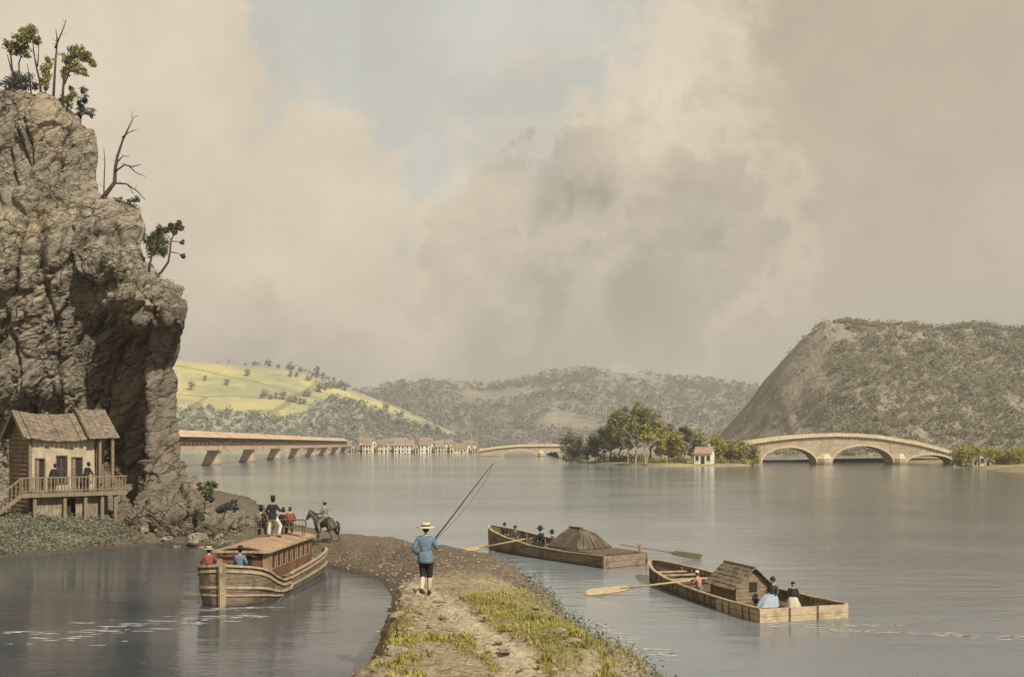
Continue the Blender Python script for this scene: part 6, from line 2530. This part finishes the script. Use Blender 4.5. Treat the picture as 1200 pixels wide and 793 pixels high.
def streak(px, py, lpx, w=.05):
    c = on_water(px, py)
    L = lpx / F * c.y
    n = 7
    rows = [[], []]
    ph = random.uniform(0, 9)
    for k in range(n):
        f = k / (n - 1) * 2 - 1
        ww = w * (1 - f * f) ** .5 * random.uniform(.5, 1.3) + .002
        off = .035 * math.sin(f * 3 + ph)
        rows[0].append((c.x + f * L / 2, c.y + off - ww, .006))
        rows[1].append((c.x + f * L / 2, c.y + off + ww, .006))
    mb.grid(rows)


for _ in range(75):
    f = random.random()
    streak(lerp(20, 300, f) + random.gauss(0, 12), lerp(748, 722, f) + random.gauss(0, 7) * (1.2 - f), random.uniform(6, 38), random.uniform(.015, .055))
for _ in range(30):
    f = random.random()
    streak(lerp(228, 330, f), lerp(713, 710, f) + abs(random.gauss(0, 1.5)), random.uniform(8, 26), random.uniform(.015, .04))
for _ in range(60):
    f = random.random()
    streak(lerp(905, 1230, f), lerp(733, 748, f ** .8) + random.gauss(0, 1.2), random.uniform(8, 36), random.uniform(.012, .04))
for _ in range(26):
    f = random.random()
    streak(lerp(880, 1060, f), 729 + abs(random.gauss(0, 2)) + f * 3, random.uniform(8, 24), random.uniform(.012, .035))
for _ in range(55):
    f = random.random()
    streak(lerp(672, 790, f) + random.gauss(0, 6), lerp(728, 770, f) + random.gauss(0, 4), random.uniform(10, 46), random.uniform(.012, .045))
tag(mb.build('foam', mk('foam', (.66, .64, .58), (.45, .44, .41), 3, .5)), 'thin pale foam streaks of the wakes on the water', 'foam', kind='stuff')
# ------------------------------------------------------------------ air, sky, sun, camera
hz = MB()
hz.box(-2500, 2500, -320, 2500, -4.2, 190)
HAZE_DENS = .00036
hm = bpy.data.materials.new('haze_air')
hm.use_nodes = True
hn = NT(hm.node_tree)
ho = hn.add('ShaderNodeOutputMaterial')
pv = hn.add('ShaderNodeVolumePrincipled')
hn.put(pv.inputs['Color'], (.86, .87, .88))
hn.put(pv.inputs['Density'], HAZE_DENS)
hn.put(pv.inputs['Anisotropy'], .2)
hm.node_tree.links.new(pv.outputs[0], ho.inputs['Volume'])
HZO = hz.build('haze', hm)
tag(HZO, 'thin pale haze over the river valley', 'haze', kind='stuff')

w = bpy.data.worlds.new('World')
SC.world = w
w.use_nodes = True
t = NT(w.node_tree)
out = t.add('ShaderNodeOutputWorld')
bg = t.add('ShaderNodeBackground')
t.t.links.new(bg.outputs[0], out.inputs[0])
SUN_EL, SUN_AZ = R(42), R(143)          # azimuth clockwise from +Y (the view direction): behind on the right
sky = t.add('ShaderNodeTexSky', sky_type='NISHITA', sun_disc=False, sun_elevation=SUN_EL, sun_rotation=SUN_AZ)
dirv = t.vmath('NORMALIZE', t.add('ShaderNodeTexCoord').outputs['Generated'])
w1 = t.vmath('SCALE', t.vmath('SUBTRACT', t.noise(dirv, 3.2, 9, .62, color=True), (.5, .5, .5)), .34)
w2 = t.vmath('SCALE', t.vmath('SUBTRACT', t.noise(dirv, 12.0, 8, .6, color=True), (.5, .5, .5)), .12)
dd = t.vmath('ADD', t.vmath('ADD', dirv, w1), w2)


def pdir(px, py):
    return Vector(((px - 600) / F, 1, (HY - py) / F)).normalized()


def blob(px, py, r_out, r_in, sc=1.0, vec=None):
    c = pdir(px, py)
    d = t.vmath('DISTANCE', vec or dd, tuple(c))
    return t.rng(d, r_out / F, r_in / F, 0, sc)


def union(L):
    a = L[0]
    for b in L[1:]:
        a = t.math('MAXIMUM', a, b)
    return a


K = 10.0    # colours below are radiances; the Background strength is 0.1
wob = t.math('SUBTRACT', t.noise(dirv, 5.0, 9, .62), .5)
wob2 = t.math('SUBTRACT', t.noise(dirv, 13.0, 7, .6), .5)
bl1 = t.math('ABSOLUTE', t.math('SUBTRACT', t.noise(dirv, 7.0, 2, .5), .5))
bl2 = t.math('ABSOLUTE', t.math('SUBTRACT', t.noise(t.vmath('ADD', dirv, w2), 17.0, 3, .55), .5))
puff = t.math('SUBTRACT', .20, t.math('ADD', t.math('MULTIPLY', bl1, 1.3), t.math('MULTIPLY', bl2, 1.0)))
wobs = t.math('ADD', t.math('ADD', t.math('MULTIPLY', wob, .7), t.math('MULTIPLY', wob2, .35)), t.math('MULTIPLY', puff, .9))


def cone(px, py, r, w=1.0):
    return t.math('MULTIPLY', t.math('SUBTRACT', 1.0, t.math('DIVIDE', t.vmath('DISTANCE', dd, tuple(pdir(px, py))), r / F)), w)


HF = t.math('ADD', union([cone(345, 25, 140), cone(470, 110, 170), cone(420, 50, 150), cone(660, 20, 150), cone(550, 50, 180)]), wobs)
hole = t.rng(t.math('SUBTRACT', HF, t.math('MULTIPLY', puff, 1.8)), .14, .40)
CF = t.math('ADD', union([cone(300, 110, 330), cone(170, 60, 320), cone(440, 190, 270), cone(680, 70, 180), cone(540, 190, 200), cone(60, 140, 300)]), wobs)
cream = t.rng(CF, -.04, .46)
DF = t.math('ADD', union([cone(640, 230, 120), cone(715, 255, 130), cone(600, 290, 140, .8), cone(800, 285, 130, .75), cone(660, 330, 190, .6)]), wobs)
dark = t.math('ADD', t.math('MULTIPLY', t.rng(DF, .10, .26), .5), t.math('MULTIPLY', t.rng(DF, .2, .6), .5))
rimd = t.math('MULTIPLY', t.rng(DF, -.12, .12), t.rng(DF, .30, .12))
n_big = t.noise(dirv, 2.2, 5, .55)
n_fine = t.noise(dirv, 7.0, 7, .6)
grey = t.mix(t.rng(n_big, .35, .68), (.455 * K, .39 * K, .295 * K), (.39 * K, .34 * K, .258 * K))
col = t.mix(t.math('MULTIPLY', cream, .85), grey, (.60 * K, .515 * K, .40 * K))
bluesky = t.mix(.91, t.vmath('SCALE', sky.outputs[0], 1.0), (.475 * K, .47 * K, .405 * K))
col = t.mix(t.math('MULTIPLY', hole, .92), col, bluesky)
col = t.mix(t.math('MULTIPLY', rimd, .45), col, (.60 * K, .515 * K, .40 * K))
col = t.mix(t.math('MULTIPLY', dark, .62), col, (.325 * K, .29 * K, .225 * K))
# billows: soft light and dark modelling of the cloud
bil = t.math('ADD', t.rng(n_fine, .3, .7, .91, 1.09), t.math('MULTIPLY', dark, t.math('SUBTRACT', t.math('MULTIPLY', puff, 1.1), .02)))
col = t.vmath('MULTIPLY', col, t.vmath('SCALE', (1, 1, 1), bil))
# the zenith and the air behind the viewer: the plain sky shows thinly
sep = t.add('ShaderNodeSeparateXYZ')
t.put(sep.inputs[0], dirv)
low = t.rng(sep.outputs[2], .20, .0, 0, 1)
col = t.mix(t.math('MULTIPLY', low, .35), col, (.41 * K, .355 * K, .27 * K))
t.put(bg.inputs[0], col)
bg.inputs[1].default_value = .1

sd = Vector((math.sin(SUN_AZ) * math.cos(SUN_EL), math.cos(SUN_AZ) * math.cos(SUN_EL), math.sin(SUN_EL)))
sl = bpy.data.lights.new('sun', 'SUN')
sl.energy = 3.8
sl.angle = R(1.5)
sl.color = (1.0, .945, .865)
so = bpy.data.objects.new('sun', sl)
COL.objects.link(so)
so.rotation_euler = (-sd).to_track_quat('-Z', 'Y').to_euler()
so.location = sd * 100

cam = bpy.data.cameras.new('camera')
cam.sensor_width = 36
cam.lens = 36
cam.shift_y = (HY - 396.5) / 1200
cam.clip_end = 9000
cam.clip_start = .1
co = bpy.data.objects.new('camera', cam)
COL.objects.link(co)
co.location = (0, 0, EYE)
co.rotation_euler = (R(90), 0, 0)
SC.camera = co
SC.view_settings.view_transform = 'Standard'
SC.view_settings.look = 'None'
SC.view_settings.exposure = .4
SC.view_settings.gamma = 1
SC.cycles.max_bounces = 6
SC.cycles.transparent_max_bounces = 6
SC.cycles.volume_bounces = 0
SC.cycles.use_denoising = True
SC.cycles.sample_clamp_indirect = 4
